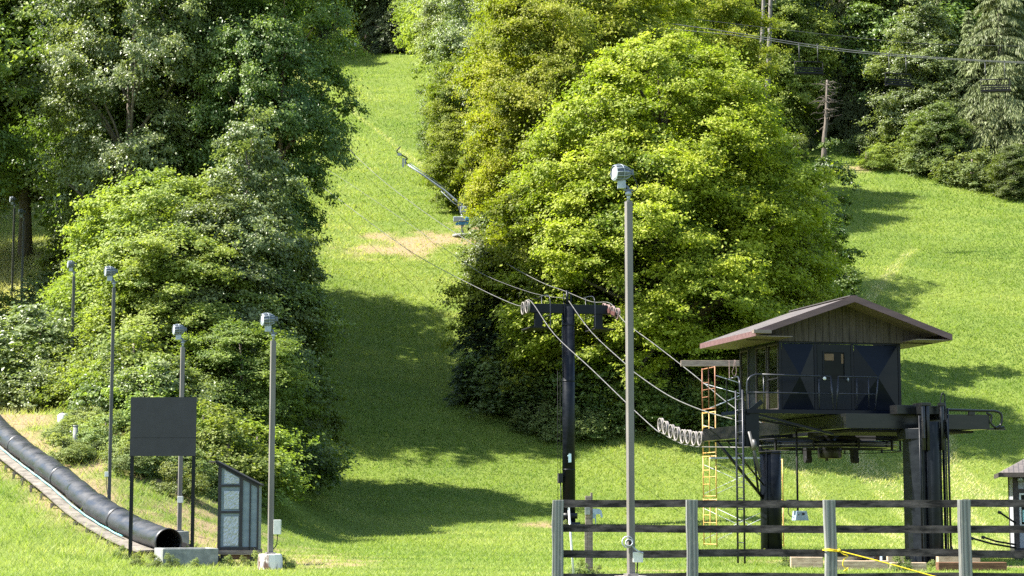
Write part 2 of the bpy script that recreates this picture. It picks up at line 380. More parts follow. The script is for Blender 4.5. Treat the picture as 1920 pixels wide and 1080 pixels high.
# ------------------------------------------------------------------ grass
def grass():
    rs = np.random.RandomState(11)
    n = 900000
    ys = np.arange(30, 262, .5)
    z0 = H(ys * 0 + 1.0, ys); py = HY - (z0 - CZ) * F / ys
    dens = np.abs(np.gradient(py, ys)) + 1.2
    dens *= np.where(ys < 80, 1.6, 1.0)
    cdf = np.cumsum(dens); cdf /= cdf[-1]
    y = np.interp(rs.rand(n), cdf, ys) + rs.rand(n) * .5
    x = (rs.rand(n) * 2 - 1) * (y * .285 + 2)
    b = bare(x, y)
    keep = rs.rand(n) > b * .72
    x, y, b = x[keep], y[keep], b[keep]; n = len(x)
    cl = wob(x, y, .9) * .5 + wob(y, x, 3.1) * .5
    size = np.clip(y / 52, .75, 3.2)
    d, side = dist_path(x, y)
    tall = 1 + 1.6 * S(7, 1.5, d) * S(45, 52, y) * (x < -4)
    tall = tall + 1.1 * S(-14, -22, x) * S(80, 92, y)
    hh = (.055 + .055 * rs.rand(n) ** 1.5) * (1 + .35 * cl) * size ** .8 * tall
    ww = .011 * size * (0.7 + .6 * rs.rand(n))
    a = rs.rand(n) * 2 * PI; l = rs.rand(n) * 2 * PI; lean = hh * (.5 + .9 * rs.rand(n))
    z = H(x, y) - .01
    P = np.stack([x, y, z], 1)
    dx = np.stack([np.cos(a) * ww, np.sin(a) * ww, 0 * a], 1)
    tip = P + np.stack([np.cos(l) * lean, np.sin(l) * lean, hh], 1)
    V = np.stack([P - dx, P + dx, tip], 1).reshape(-1, 3)
    Fc = np.arange(3 * n).reshape(n, 3)
    # mower tracks: pale cut strips that fan out down the right-hand slope
    trk = np.zeros(n)
    for x0, y0, x1, y1, wd in ((6, 166, 24, 62, .5), (9, 166, 28, 60, .5), (14, 120, 15.5, 55, .45), (17, 118, 19, 58, .4), (20, 110, 27, 66, .4), (23.5, 104, 17, 60, .4), (-17, 200, -6, 160, .35), (-16, 196, -5, 157, .3), (-15, 192, -4.5, 155, .3), (30, 140, 10, 100, .5)):
        t = np.clip((y - y0) / (y1 - y0), 0, 1); xx = x0 + (x1 - x0) * t + np.sin(y * .12) * .5
        inr = (y < max(y0, y1)) & (y > min(y0, y1))
        trk = np.maximum(trk, inr * np.clip(1.4 - np.abs(x - xx) / wd, 0, 1))
    tint = np.clip(.43 + .30 * cl + .35 * (rs.rand(n) - .5) + .25 * b + .50 * trk + .26 * wob(x, y, .16) + .22 * wob(x * .35, y * 2.6, .5) + .45 * S(-19, -25, x) * S(92, 102, y), 0, 1)
    m, nn, bb = newmat('grass_blades')
    at_ = nn.nodes.new("ShaderNodeAttribute"); at_.attribute_name = "tint"
    c = ramp(nn, at_.outputs["Fac"], [(0.0, (.060, .120, .018)), (.42, (.160, .222, .038)), (.75, (.30, .325, .095)), (1.0, (.44, .41, .21))])
    nn.links.new(c, bb.inputs["Base Color"]); bb.inputs["Roughness"].default_value = .6; bb.inputs["Specular IOR Level"].default_value = .2
    t = nn.nodes.new("ShaderNodeBsdfTranslucent"); nn.links.new(mixc(nn, 1.0, c, (1.4, 1.5, .7), 'MULTIPLY'), t.inputs[0])
    mx = nn.nodes.new("ShaderNodeMixShader"); mx.inputs[0].default_value = .4
    nn.links.new(bb.outputs[0], mx.inputs[1]); nn.links.new(t.outputs[0], mx.inputs[2]); nn.links.new(mx.outputs[0], nn.nodes["Material Output"].inputs[0])
    me = fastmesh("grass", V, Fc, m, tint=tint)
    tag(link(bpy.data.objects.new("grass", me)), "short green mown grass covering the slope", "grass", kind="stuff")
grass()
# ------------------------------------------------------------------ trees
def unit(v): return v / (np.linalg.norm(v, axis=-1, keepdims=True) + 1e-9)
def leaves(P, N, size, rs, aspect=.62):
    n = len(P); N = unit(N)
    r = rs.randn(n, 3); T = unit(np.cross(N, r)); B = np.cross(N, T)
    s = (size * (.5 + .65 * rs.rand(n)))[:, None]
    fold = N * s * .25
    V = np.stack([P - T * s, P - B * s * aspect + fold, P + T * s, P + B * s * aspect + fold], 1).reshape(-1, 3)
    return V, np.arange(4 * n).reshape(n, 4)
def env(shape, t):
    if shape == 'round': return np.sqrt(np.clip(1 - (2 * t - .82) ** 2 / 1.42, 0, 1))
    if shape == 'dome': return np.clip(1.02 - t, 0, 1) ** .55 * (.80 + .35 * np.sin(t * 3))
    if shape == 'maple': return np.interp(t, [0, .12, .3, .45, .62, .8, .93, 1], [.72, .95, 1.04, 1.0, .86, .66, .42, .12])
    if shape == 'oval': return np.sqrt(np.clip(1 - (2 * t - 1) ** 2, 0, 1))
    return np.clip(1 - t, .03, 1)
def crown_pads(rs, w_, z0, z1, pads, pr, shape='round', inner=.3, lump=.22):
    t = rs.rand(pads * 3); r_ = env(shape, t); k = rs.rand(pads * 3) < (r_ + .08); t = t[k][:pads]; m = len(t)
    a = rs.rand(m) * 2 * PI
    rr = env(shape, t) * (1 + lump * np.sin(a * 3 + t * 9 + rs.rand() * 6) * .6 + lump * np.sin(a * 5 - t * 13) * .5)
    f = np.where(rs.rand(m) < inner, rs.rand(m) ** .5 * .75, .74 + .36 * rs.rand(m) ** 1.3)
    R = w_ / 2 * .84
    C = np.stack([np.cos(a) * rr * f * R, np.sin(a) * rr * f * R, z0 + (z1 - z0) * t], 1)
    rad = pr * (.65 + .7 * rs.rand(m)) * np.clip(.55 + .6 * rr, .5, 1.05)
    out = np.stack([np.cos(a), np.sin(a), np.zeros(m) + .15], 1)
    return C, rad, out, f
def broad_crown(name, mat, seed, w_, z0, z1, pads, pr, lpp, leaf, shape='round', inner=.3, droop=.35, lump=.22, flat=.40, win=()):
    rs = np.random.RandomState(seed)
    C, rad, out, f = crown_pads(rs, w_, z0, z1, pads, pr, shape, inner, lump)
    Vs, Fs, Ts, off = [], [], [], 0
    for i in range(len(C)):
        n = int(lpp * 1.4 * (rad[i] / pr) ** 2); sub = 17; ax = np.array([1 + .45 * abs(out[i, 0]), 1 + .45 * abs(out[i, 1]), 1]) * (.75 + .6 * rs.rand(3)); tilt = rs.randn(2) * .27
        # sub-clumps on the upper, outer shell of a flattened dome
        d = unit(rs.randn(sub, 3) + np.array([0, 0, .75]) + out[i] * .9)
        sc_ = C[i] + d * rad[i] * np.array([1, 1, flat]) * ax * (.35 + .85 * rs.rand(sub, 1)); sc_[:, 2] += (sc_[:, :2] - C[i, :2]) @ tilt
        sc_[:, 2] -= droop * rad[i] * (np.hypot(sc_[:, 0] - C[i, 0], sc_[:, 1] - C[i, 1]) / rad[i]) ** 2 * .6
        j = rs.randint(0, sub, n)
        g = rs.randn(n, 3) * np.array([1, 1, .45]) * rad[i] * (.11 + .19 * rs.rand(n, 1) ** 1.5)
        fz = rs.rand(n) < .12; g[fz] = rs.randn(int(fz.sum()), 3) * rad[i] * np.array([.48, .48, .36])
        P = sc_[j] + g
        N = unit(d[j] * .55 + np.array([0, 0, .75]) + out[i] * .35) + rs.randn(n, 3) * .42
        V, Fc = leaves(P, N, leaf, rs)
        Vs.append(V); Fs.append(Fc + off); off += len(V)
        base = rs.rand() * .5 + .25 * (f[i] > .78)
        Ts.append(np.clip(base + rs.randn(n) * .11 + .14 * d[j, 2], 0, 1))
    VV = np.concatenate(Vs); TT = np.concatenate(Ts); Q = VV.reshape(-1, 4, 3); cc = Q.mean(1); keep = np.ones(len(cc), bool)
    for xc, hw, za_, zb_ in win:
        inw = (np.abs(cc[:, 0] - xc - .25 * np.sin(cc[:, 2] * 2.1)) < hw * (.75 + .4 * np.sin(cc[:, 2] * 1.3 + xc) + .25 * np.sin(cc[:, 2] * 4.7))) & (cc[:, 1] < .9) & (cc[:, 2] > za_) & (cc[:, 2] < zb_)
        keep &= ~(inw & (rs.rand(len(cc)) < .97))
    VV = Q[keep].reshape(-1, 3); TT = TT[keep]
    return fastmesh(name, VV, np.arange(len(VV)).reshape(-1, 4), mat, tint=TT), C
def trunk_mesh(name, mat, seed, hgt, r0, C, limbs=10, forks=1, zlo=.25):
    rs = np.random.RandomState(seed + 500); m = MB()
    tops = []
    for k in range(forks):
        lean = rs.randn(2) * .02 * hgt + (np.array([math.cos(k * 2.6), math.sin(k * 2.6)]) * .07 * hgt if forks > 1 else 0)
        pts = []; q = 9
        for i in range(q):
            t = i / (q - 1); wv = rs.randn(2) * .006 * hgt * (i > 0)
            pts.append((lean[0] * t ** 1.2 + wv[0], lean[1] * t ** 1.2 + wv[1], hgt * t - (.3 if i == 0 else 0)))
        m.tube(pts, [r0 * (1.25 if i == 0 else 1) * (1 - i / (q - 1)) ** .8 * (.75 if forks > 1 else 1) + .03 for i in range(q)], 9)
        tops.append(pts)
    order = rs.permutation(len(C))[:limbs]
    for i in order:
        c = C[i]; pts = tops[rs.randint(len(tops))]
        zb = max(hgt * zlo, c[2] - np.hypot(c[0], c[1]) * .8 - .5)
        t = min(.9, zb / hgt); a = Vector(pts[int(t * 8)]); a.z = hgt * t
        c = Vector(c); mid = a.lerp(c, .5) + Vector((0, 0, .06 * (c - a).length))
        r = r0 * .45 * (1 - t * .7)
        m.tube([a, mid, c], [r, r * .6, r * .2], 6)
    me = bpy.data.meshes.new(name); me.from_pydata(m.v, [], m.f); me.polygons.foreach_set("use_smooth", m.sm)
    me.materials.append(mat); me.update(); return me
PROTO = {}
def proto(key, **k):
    rsd = k.pop('seed'); mat = k.pop('mat'); barkm = k.pop('bark', M['bark']); r0 = k.pop('r0', .3); forks = k.pop('forks', 1); limbs = k.pop('limbs', 10)
    cm, C = broad_crown('crown_' + key, mat, rsd, **k)
    PROTO[key] = (cm, trunk_mesh('trunk_' + key, barkm, rsd, k['z1'] * .86, r0, C, limbs, forks), k['z1'])
def conifer(key, mat, seed, hgt, w_, z0, whorls, per, seg, droop, leaf=(.28, .05), barkm=None, hang=.5, dens=1.0):
    rs = np.random.RandomState(seed); P, D, L, T = [], [], [], []
    brs = MB(); brs.tube([(0, 0, -.3), (0, 0, hgt * .5), (0, 0, hgt * .98)], [w_ * .035 + .06, w_ * .02 + .04, .02], 8)
    for i in range(whorls):
        t = (i + rs.rand() * .7) / whorls; z = z0 + (hgt - z0) * t
        R = w_ / 2 * (1 - t) ** .8 * (.8 + .35 * rs.rand()) + .12
        for j in range(per):
            a = rs.rand() * 2 * PI; r = R * (.75 + .4 * rs.rand())
            end = np.array([math.cos(a) * r, math.sin(a) * r, -droop * r + .22 * r])
            if rs.rand() < .25: brs.tube([(0, 0, z), (end[0] * .5, end[1] * .5, z - .25 * droop * r), (end[0] * .9, end[1] * .9, z + end[2] * .9)], [.05, .03, .012], 4)
            n = max(6, int(seg * r * dens)); s = rs.rand(n) ** .7
            side = np.array([-math.sin(a), math.cos(a), 0])
            p = np.outer(s, [end[0], end[1], 0]) + np.outer(-droop * r * s ** 1.6 + .22 * r * np.sin(s * 3), [0, 0, 1])
            lat = (rs.rand(n) - .5) * 2 * (.32 * r * (1 - s * .75) + .08)
            p += lat[:, None] * side; p[:, 2] += z - np.abs(lat) * .25
            d = np.outer(np.ones(n), [math.cos(a), math.sin(a), 0]) * .6 + side * np.sign(lat)[:, None] * .5 + np.outer(np.ones(n), [0, 0, -hang * (1 + rs.rand() * .8)]) + rs.randn(n, 3) * .25
            P.append(p); D.append(unit(d)); L.append(np.full(n, 1.0)); T.append(np.clip(rs.rand() * .55 + rs.rand(n) * .35 + s * .15, 0, 1))
    P = np.concatenate(P); D = np.concatenate(D); T = np.concatenate(T); n = len(P)
    side = unit(np.cross(D, rs.randn(n, 3))); l = leaf[0] * (.6 + .8 * rs.rand(n))[:, None]; wd = leaf[1] * (.7 + .6 * rs.rand(n))[:, None]
    V = np.stack([P - side * wd * .4, P + D * l * .5 - side * wd, P + D * l, P + D * l * .5 + side * wd], 1).reshape(-1, 3)
    cm = fastmesh('crown_' + key, V, np.arange(4 * n).reshape(n, 4), mat, tint=T)
    me = bpy.data.meshes.new('trunk_' + key); me.from_pydata(brs.v, [], brs.f); me.polygons.foreach_set("use_smooth", brs.sm)
    me.materials.append(barkm or M['bark']); me.update(); PROTO[key] = (cm, me, hgt)
# key: width w_, crown from z0 to z1
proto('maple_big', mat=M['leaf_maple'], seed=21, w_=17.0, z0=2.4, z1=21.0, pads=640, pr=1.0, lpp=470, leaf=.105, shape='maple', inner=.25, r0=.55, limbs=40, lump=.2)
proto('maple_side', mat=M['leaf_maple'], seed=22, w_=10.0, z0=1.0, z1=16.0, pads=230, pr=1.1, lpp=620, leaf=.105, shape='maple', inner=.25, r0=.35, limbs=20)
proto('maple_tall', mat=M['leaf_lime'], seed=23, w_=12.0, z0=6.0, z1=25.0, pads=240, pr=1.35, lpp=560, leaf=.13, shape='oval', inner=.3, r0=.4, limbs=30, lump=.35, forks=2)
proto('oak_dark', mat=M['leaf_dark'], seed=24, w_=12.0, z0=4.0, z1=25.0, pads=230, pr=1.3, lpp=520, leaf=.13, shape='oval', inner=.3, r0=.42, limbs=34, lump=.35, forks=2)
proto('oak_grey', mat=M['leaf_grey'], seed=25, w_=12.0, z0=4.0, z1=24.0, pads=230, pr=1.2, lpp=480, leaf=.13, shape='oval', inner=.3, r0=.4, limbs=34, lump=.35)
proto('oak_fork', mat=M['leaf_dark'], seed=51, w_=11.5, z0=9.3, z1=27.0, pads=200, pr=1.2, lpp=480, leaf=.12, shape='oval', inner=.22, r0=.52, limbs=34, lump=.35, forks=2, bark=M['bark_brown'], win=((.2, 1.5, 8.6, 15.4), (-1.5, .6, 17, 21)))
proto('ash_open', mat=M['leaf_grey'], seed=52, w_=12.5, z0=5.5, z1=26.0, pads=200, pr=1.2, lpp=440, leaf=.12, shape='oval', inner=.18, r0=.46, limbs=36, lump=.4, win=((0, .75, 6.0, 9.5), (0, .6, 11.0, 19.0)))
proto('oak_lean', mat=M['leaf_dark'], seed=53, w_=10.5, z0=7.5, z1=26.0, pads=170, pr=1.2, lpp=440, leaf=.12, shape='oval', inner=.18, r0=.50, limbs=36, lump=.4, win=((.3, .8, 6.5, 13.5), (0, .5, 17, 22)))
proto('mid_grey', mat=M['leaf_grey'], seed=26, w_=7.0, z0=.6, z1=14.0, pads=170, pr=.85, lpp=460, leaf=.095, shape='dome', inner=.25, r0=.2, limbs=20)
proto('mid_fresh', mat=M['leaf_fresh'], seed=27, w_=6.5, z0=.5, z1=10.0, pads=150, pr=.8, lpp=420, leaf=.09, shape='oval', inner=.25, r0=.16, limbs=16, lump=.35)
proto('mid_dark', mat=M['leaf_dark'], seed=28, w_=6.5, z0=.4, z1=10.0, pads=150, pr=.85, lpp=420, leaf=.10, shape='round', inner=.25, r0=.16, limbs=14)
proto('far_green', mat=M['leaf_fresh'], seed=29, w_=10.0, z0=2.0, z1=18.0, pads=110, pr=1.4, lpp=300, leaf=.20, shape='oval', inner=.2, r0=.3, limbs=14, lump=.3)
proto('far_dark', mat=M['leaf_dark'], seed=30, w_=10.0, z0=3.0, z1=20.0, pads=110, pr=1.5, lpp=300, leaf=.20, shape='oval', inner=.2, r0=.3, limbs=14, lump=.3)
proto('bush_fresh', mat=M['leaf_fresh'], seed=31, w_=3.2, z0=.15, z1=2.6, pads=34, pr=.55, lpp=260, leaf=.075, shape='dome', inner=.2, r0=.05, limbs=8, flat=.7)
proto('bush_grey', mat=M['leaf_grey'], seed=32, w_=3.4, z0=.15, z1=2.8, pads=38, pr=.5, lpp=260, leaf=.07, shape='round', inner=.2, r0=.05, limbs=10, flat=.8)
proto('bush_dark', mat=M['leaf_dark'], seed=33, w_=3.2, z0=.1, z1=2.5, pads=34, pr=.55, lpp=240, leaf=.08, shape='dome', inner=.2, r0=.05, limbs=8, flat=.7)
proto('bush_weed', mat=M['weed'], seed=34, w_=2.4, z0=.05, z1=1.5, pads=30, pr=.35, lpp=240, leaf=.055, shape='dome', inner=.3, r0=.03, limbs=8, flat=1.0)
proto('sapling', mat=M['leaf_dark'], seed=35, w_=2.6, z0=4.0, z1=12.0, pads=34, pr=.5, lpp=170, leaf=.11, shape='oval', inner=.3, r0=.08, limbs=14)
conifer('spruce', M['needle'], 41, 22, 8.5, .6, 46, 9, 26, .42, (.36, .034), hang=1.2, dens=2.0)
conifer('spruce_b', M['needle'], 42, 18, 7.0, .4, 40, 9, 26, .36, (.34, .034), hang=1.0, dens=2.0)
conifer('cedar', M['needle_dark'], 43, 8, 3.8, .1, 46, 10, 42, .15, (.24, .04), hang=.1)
conifer('hemlock', M['needle_dark'], 44, 13, 6.0, .2, 40, 9, 30, .3, (.36, .05), hang=.4)
NAMES = dict(maple_big='maple_tree', maple_side='maple_tree', maple_tall='maple_tree', oak_dark='oak_tree', oak_fork='oak_tree', oak_lean='oak_tree', ash_open='ash_tree', oak_grey='ash_tree', mid_grey='ash_tree',
             mid_fresh='young_tree', mid_dark='young_tree', far_green='broadleaf_tree', far_dark='broadleaf_tree', bush_fresh='shrub', bush_grey='shrub',
             bush_dark='shrub', bush_weed='weed_clump', sapling='sapling', spruce='spruce_tree', spruce_b='spruce_tree', cedar='cedar_tree', hemlock='hemlock_tree')
def plant(key, px, D, label, hgt=None, wid=1.0, group=None, rz=None, x=None, stem=True, dz=0):
    cm, tm, H0 = PROTO[key]; s = (hgt / H0) if hgt else 1.0
    xx = X(px, D) if x is None else x
    nm = NAMES[key]; bush = key.startswith('bush')
    e = thing(nm, label, {'shrub': 'shrub', 'weed_clump': 'weeds'}.get(nm, 'tree'), (xx, D, h(xx, D) - .05 + dz), random.random() * 6.28 if rz is None else rz, group, (s * wid, s * wid, s))
    link(bpy.data.objects.new('foliage' if bush else 'crown', cm), e)
    if stem: link(bpy.data.objects.new('stem' if bush else 'trunk', tm), e)
    return e
# --- main maple clump in the middle
plant('maple_big', 1248, 103.5, "huge bright yellow-green maple with wide rounded crown behind the black lift tower and hut", wid=1.02, rz=.4)
plant('maple_side', 1075, 106, "bright yellow-green maple leaning against the left flank of the huge rounded maple", hgt=15.8, wid=.98, rz=1.0)
plant('maple_side', 1452, 106, "green maple filling the lower right skirt of the huge maple above the hut roof", hgt=12.5, wid=.95, rz=3.0)
plant('sapling', 1550, 112, "thin dark sapling standing out right of the huge maple above the lawn", hgt=13.3, wid=.9, rz=1)
plant('sapling', 1578, 110, "low dark leafy sapling tipping out beside the maple's lower right edge", hgt=9.5, wid=1.0, rz=4)
plant('maple_tall', 1085, 128, "tall yellow-green maple rising out of the top of the picture above the tower", hgt=25, rz=.3)
plant('maple_tall', 1215, 150, "tall maple with two dark bare trunks showing above the rounded maple", hgt=21, rz=2.2)
plant('maple_tall', 1345, 158, "tall yellow maple at the right shoulder of the rounded maple, behind it", hgt=18.5, wid=.95, rz=4.1)
plant('maple_tall', 1022, 120, "tall lime-green maple behind the cedar, left of the maple clump", hgt=22, wid=.75, rz=5.2)
plant('maple_side', 885, 153, "bright yellow-green maple overhanging the long snow gun pipe", hgt=13.5, wid=.85, rz=2.0)
plant('maple_side', 950, 148, "green maple directly above the snow gun on the slope", hgt=11.5, wid=.9, rz=2.9)
plant('oak_grey', 905, 156, "tall grey-green ash at the right edge of the run", hgt=22, wid=.72, rz=1.5)
plant('oak_grey', 985, 136, "tall grey-green ash just left of the lime-green maples", hgt=23, wid=.66, rz=.5)
plant('oak_grey', 865, 190, "grey-green ash at the upper right of the run, branches hanging over the grass", hgt=21, wid=.8, rz=3.5)
plant('far_dark', 822, 165, "small dark round tree leaning out over the run", hgt=9, wid=.7)
plant('far_green', 900, 196, "leafy green tree behind the ash on the right of the run", hgt=20, group=None)
plant('cedar', 912, 106.5, "dense dark cedar standing left of the black lift tower", hgt=8.8, wid=.95)
plant('hemlock', 1005, 113, "dark ragged hemlock behind the cedar near the lift tower", hgt=12.5, wid=.95)
plant('hemlock', 985, 120, "taller shaded hemlock between cedar and snow gun", hgt=12, wid=.8)
for i, (px, D, k, s) in enumerate([(950, 105.0, 'bush_dark', 3.2), (990, 105.5, 'bush_dark', 3.4), (1035, 104.5, 'bush_dark', 3.0), (1080, 104.5, 'bush_dark', 3.6), (1125, 103.5, 'bush_dark', 3.2), (1165, 103.0, 'bush_dark', 3.4),
                                   (1215, 102.5, 'bush_fresh', 3.2), (1250, 103.5, 'bush_dark', 3.4), (1300, 102.5, 'bush_dark', 3.4), (1350, 103.5, 'bush_fresh', 3.2), (1000, 107.0, 'bush_dark', 4.6), (1060, 107.0, 'bush_fresh', 4.8), (1120, 106.0, 'bush_dark', 5.0), (1180, 105.0, 'bush_dark', 5.2),
                                   (930, 108.0, 'bush_weed', 2.0), (905, 110.0, 'bush_weed', 1.8), (1010, 102.0, 'bush_weed', 1.5), (1060, 101.0, 'bush_weed', 1.6), (1110, 100.5, 'bush_weed', 1.4), (970, 104.5, 'bush_weed', 1.5), (1400, 102.5, 'bush_dark', 3.4)]):
    plant(k, px, D, "tall weeds at the shaded foot of the maple clump" if k == 'bush_weed' else "leafy shrub in the shaded thicket under the maples", hgt=s, wid=1.15, group="weeds under the maples" if k == 'bush_weed' else "thicket under the maples")
for i, (px, D, s) in enumerate([(950, 144, 3.0), (965, 140, 4.0), (925, 153, 3.2), (975, 130, 4.5), (950, 128, 4), (955, 134, 2.5)]):
    plant('bush_dark' if i % 2 else 'bush_grey', px, D, "leafy shrub in the hedge beside the snow gun", hgt=s, wid=1.0, group="hedge beside the snow gun")
# --- left-hand trees
plant('ash_open', 232, 101, "tall grey-green ash with a straight dark trunk, second tree from the left edge", hgt=26, wid=.72, rz=0)
plant('oak_lean', 362, 104, "tall dark oak with leaning trunk in the middle of the left grove", hgt=26, wid=.78, rz=0)
plant('oak_fork', 492, 102, "tall dark oak with a forked brown trunk at the right edge of the left grove", hgt=26, wid=.74, rz=0)
plant('oak_grey', 40, 122, "tall grey-green ash nearest the left edge of the picture", hgt=24, rz=2.4)
plant('oak_dark', 265, 108, "dark oak behind the grey-green ash and the leaning oak", hgt=25, wid=.95, rz=4.0)
plant('far_green', -150, 120, "green tree showing through behind the left grove", hgt=24)
plant('maple_tall', 400, 108, "yellow-green maple glimpsed through the crowns of the left grove", hgt=24, wid=.65)
plant('far_green', 150, 120, "sunlit green tree behind the grove near the left edge", hgt=22)
plant('oak_dark', -240, 100, "dark oak mostly outside the left edge", hgt=24)
plant('mid_grey', 452, 87, "slender grey-green young ash with pointed top in front of the dark oaks", hgt=15.2, wid=.82, rz=1)
plant('mid_grey', 400, 85, "shorter grey-green ash crowding the slender pointed one", hgt=10.8, wid=1.15, rz=2.5)
plant('mid_fresh', 288, 88, "bright fresh-green young tree in front of the leaning oak", hgt=10.8, wid=1.1, rz=1)
plant('mid_fresh', 345, 84, "bright green young tree directly behind the black signboard", hgt=8.2, wid=1.2, rz=3)
plant('mid_dark', 496, 89, "dark green round tree at the right end of the grove, casting shade on the run", hgt=10.6, wid=.85, rz=1)
plant('mid_dark', 470, 86, "dark round tree behind the street-side lamp with the electric box", hgt=8.5, wid=1.1, rz=4)
plant('mid_fresh', 455, 80, "leafy green young tree behind the grey kiosk", hgt=5.8, wid=1.25, rz=2)
plant('mid_grey', 530, 87, "pale-tipped small tree low at the right end of the grove", hgt=6.0, wid=1.15, rz=.5)
plant('mid_fresh', 215, 92, "fresh green young tree behind the left lamps", hgt=8.5, wid=1.0, rz=5)
plant('mid_dark', 165, 116, "dark young tree among the shrubs near the left edge", hgt=7, wid=1.1)
plant('bush_grey', 68, 86, "large silvery grey-green shrub above the black tunnel", hgt=4.4, wid=1.25, rz=1)
plant('bush_grey', 84, 83, "silvery shrub in front of the larger silvery shrub above the tunnel", hgt=2.8, wid=1.2, rz=3)
rr = random.Random(5)
for i in range(46):
    px = rr.uniform(-20, 330); D = rr.uniform(82, 104) if px < 240 else rr.uniform(76, 90)
    if D < 87 and px < 165: D += 6
    k = rr.choice(['bush_fresh', 'bush_fresh', 'bush_grey', 'bush_dark'])
    plant(k, px, D, "leafy shrub in the undergrowth above the black tunnel", hgt=rr.uniform(1.8, 3.6), wid=1.1, group="undergrowth above the tunnel")
for i in range(26):
    px = rr.uniform(120, 470); D = rr.uniform(68, 82) if px < 330 else rr.uniform(66, 78)
    plant('bush_weed', px, D, "weedy clump between the tunnel and the shrubs", hgt=rr.uniform(.5, 1.3), wid=1.2, group="weeds behind the tunnel")
for px, D, s in ((380, 74, 2.4), (430, 73, 2.6), (480, 75, 2.8), (520, 82, 3.0), (548, 86, 2.6), (530, 84, 2.2), (290, 76, 2.4), (250, 78, 2.6), (340, 74, 2.0)):
    plant('bush_fresh' if px < 500 else 'bush_dark', px, D, "leafy shrub at the foot of the left grove", hgt=s, wid=1.15, group="shrubs at the foot of the left grove")
# --- behind the left grove, up the slope
for i in range(16):
    D = rr.uniform(128, 215); px = rr.uniform(-300, -70)
    plant(rr.choice(['far_green', 'far_dark']), px, D, "broadleaf tree in the wood behind the left grove", hgt=rr.uniform(15, 22), group="wood behind the left grove")
# --- top of the run
for i in range(26):
    D = rr.uniform(240, 285); px = 480 + i * 17 + rr.uniform(-12, 12)
    k = rr.choice(['spruce', 'spruce_b', 'far_dark', 'hemlock', 'far_green'])
    sp = k in ('spruce', 'spruce_b', 'hemlock')
    plant(k, px, D, "dark conifer in the forest at the top of the run" if sp else "broadleaf tree in the forest at the top of the run", hgt=rr.uniform(16, 24), wid=1.0, group="conifers at the top of the run" if sp else "broadleaf trees at the top of the run")
for px, D, k, s in ((560, 238, 'far_dark', 12), (520, 232, 'far_green', 13), (815, 222, 'oak_grey', 17), (835, 212, 'far_green', 16), (700, 243, 'spruce_b', 14), (735, 240, 'hemlock', 13)):
    plant(k, px, D, "tree at the edge of the grass at the top of the run", hgt=s, group="edge trees at the top of the run")
# --- right-hand forest
plant('spruce', 1895, 168, "large drooping spruce at the right edge of the picture", hgt=24, wid=1.1)
plant('spruce', 1590, 184, "dark tall spruce behind the dead trunk", hgt=21, wid=.9)
plant('spruce', 1655, 182, "dark tall spruce between the dead trunk and the pale-leaved tree", hgt=21, wid=.85)
plant('spruce', 1700, 180, "tall drooping spruce behind the pale-leaved tree", hgt=23, wid=.9)
plant('spruce_b', 1835, 169, "drooping spruce reaching down to the lawn at the right", hgt=15, wid=1.0)
plant('spruce_b', 1615, 182, "dark spruce left of the pale-leaved tree", hgt=18, wid=.9)
plant('spruce', 1780, 178, "tall spruce between the pale-leaved tree and the edge spruce", hgt=24, wid=1.0)
plant('mid_grey', 1745, 173, "pale-leaved tree with light clusters in front of the spruces", hgt=15.5, wid=1.15)
plant('mid_dark', 1770, 167, "low round tree at the forest edge below the pale-leaved tree", hgt=6.5, wid=1.1)
plant('mid_dark', 1915, 158, "low leafy tree spilling onto the lawn at the far right", hgt=4.5, wid=1.2)
plant('hemlock', 1490, 178, "shaded hemlock beside the dead grey trunk", hgt=11, wid=.9)
plant('hemlock', 1668, 177, "small hemlock behind the wooden stake", hgt=8, wid=.8)
plant('mid_fresh', 1475, 178, "light green young tree beside the upright grey trunks", hgt=15, wid=.9)
for i in range(14):
    px = 1440 + i * 36 + rr.uniform(-10, 10); 
    if 1510 < px < 1610: continue
    plant(rr.choice(['bush_fresh', 'bush_weed', 'bush_grey']), px, rr.uniform(168, 175) if px < 1800 else 163, "shrub along the sunny forest edge above the lawn", hgt=rr.uniform(1.6, 3.0), wid=1.3, group="shrubs along the forest edge")
for i in range(40):
    D = rr.uniform(180, 270); px = rr.uniform(1330, 2010)
    k = rr.choice(['spruce', 'far_dark', 'far_dark', 'oak_dark', 'hemlock', 'far_green']); sp = k in ('spruce', 'hemlock')
    plant(k, px, D, "dark conifer deep in the forest beyond the right lawn" if sp else "dark broadleaf tree deep in the forest beyond the right lawn", hgt=rr.uniform(18, 26), group="conifers deep in the right forest" if sp else "broadleaf trees deep in the right forest")
for i in range(14):
    D = rr.uniform(185, 235); px = rr.uniform(860, 1330)
    plant(rr.choice(['far_dark', 'far_green']), px, D, "tree in the wood behind the tall maples", hgt=rr.uniform(16, 22), group="wood behind the tall maples")
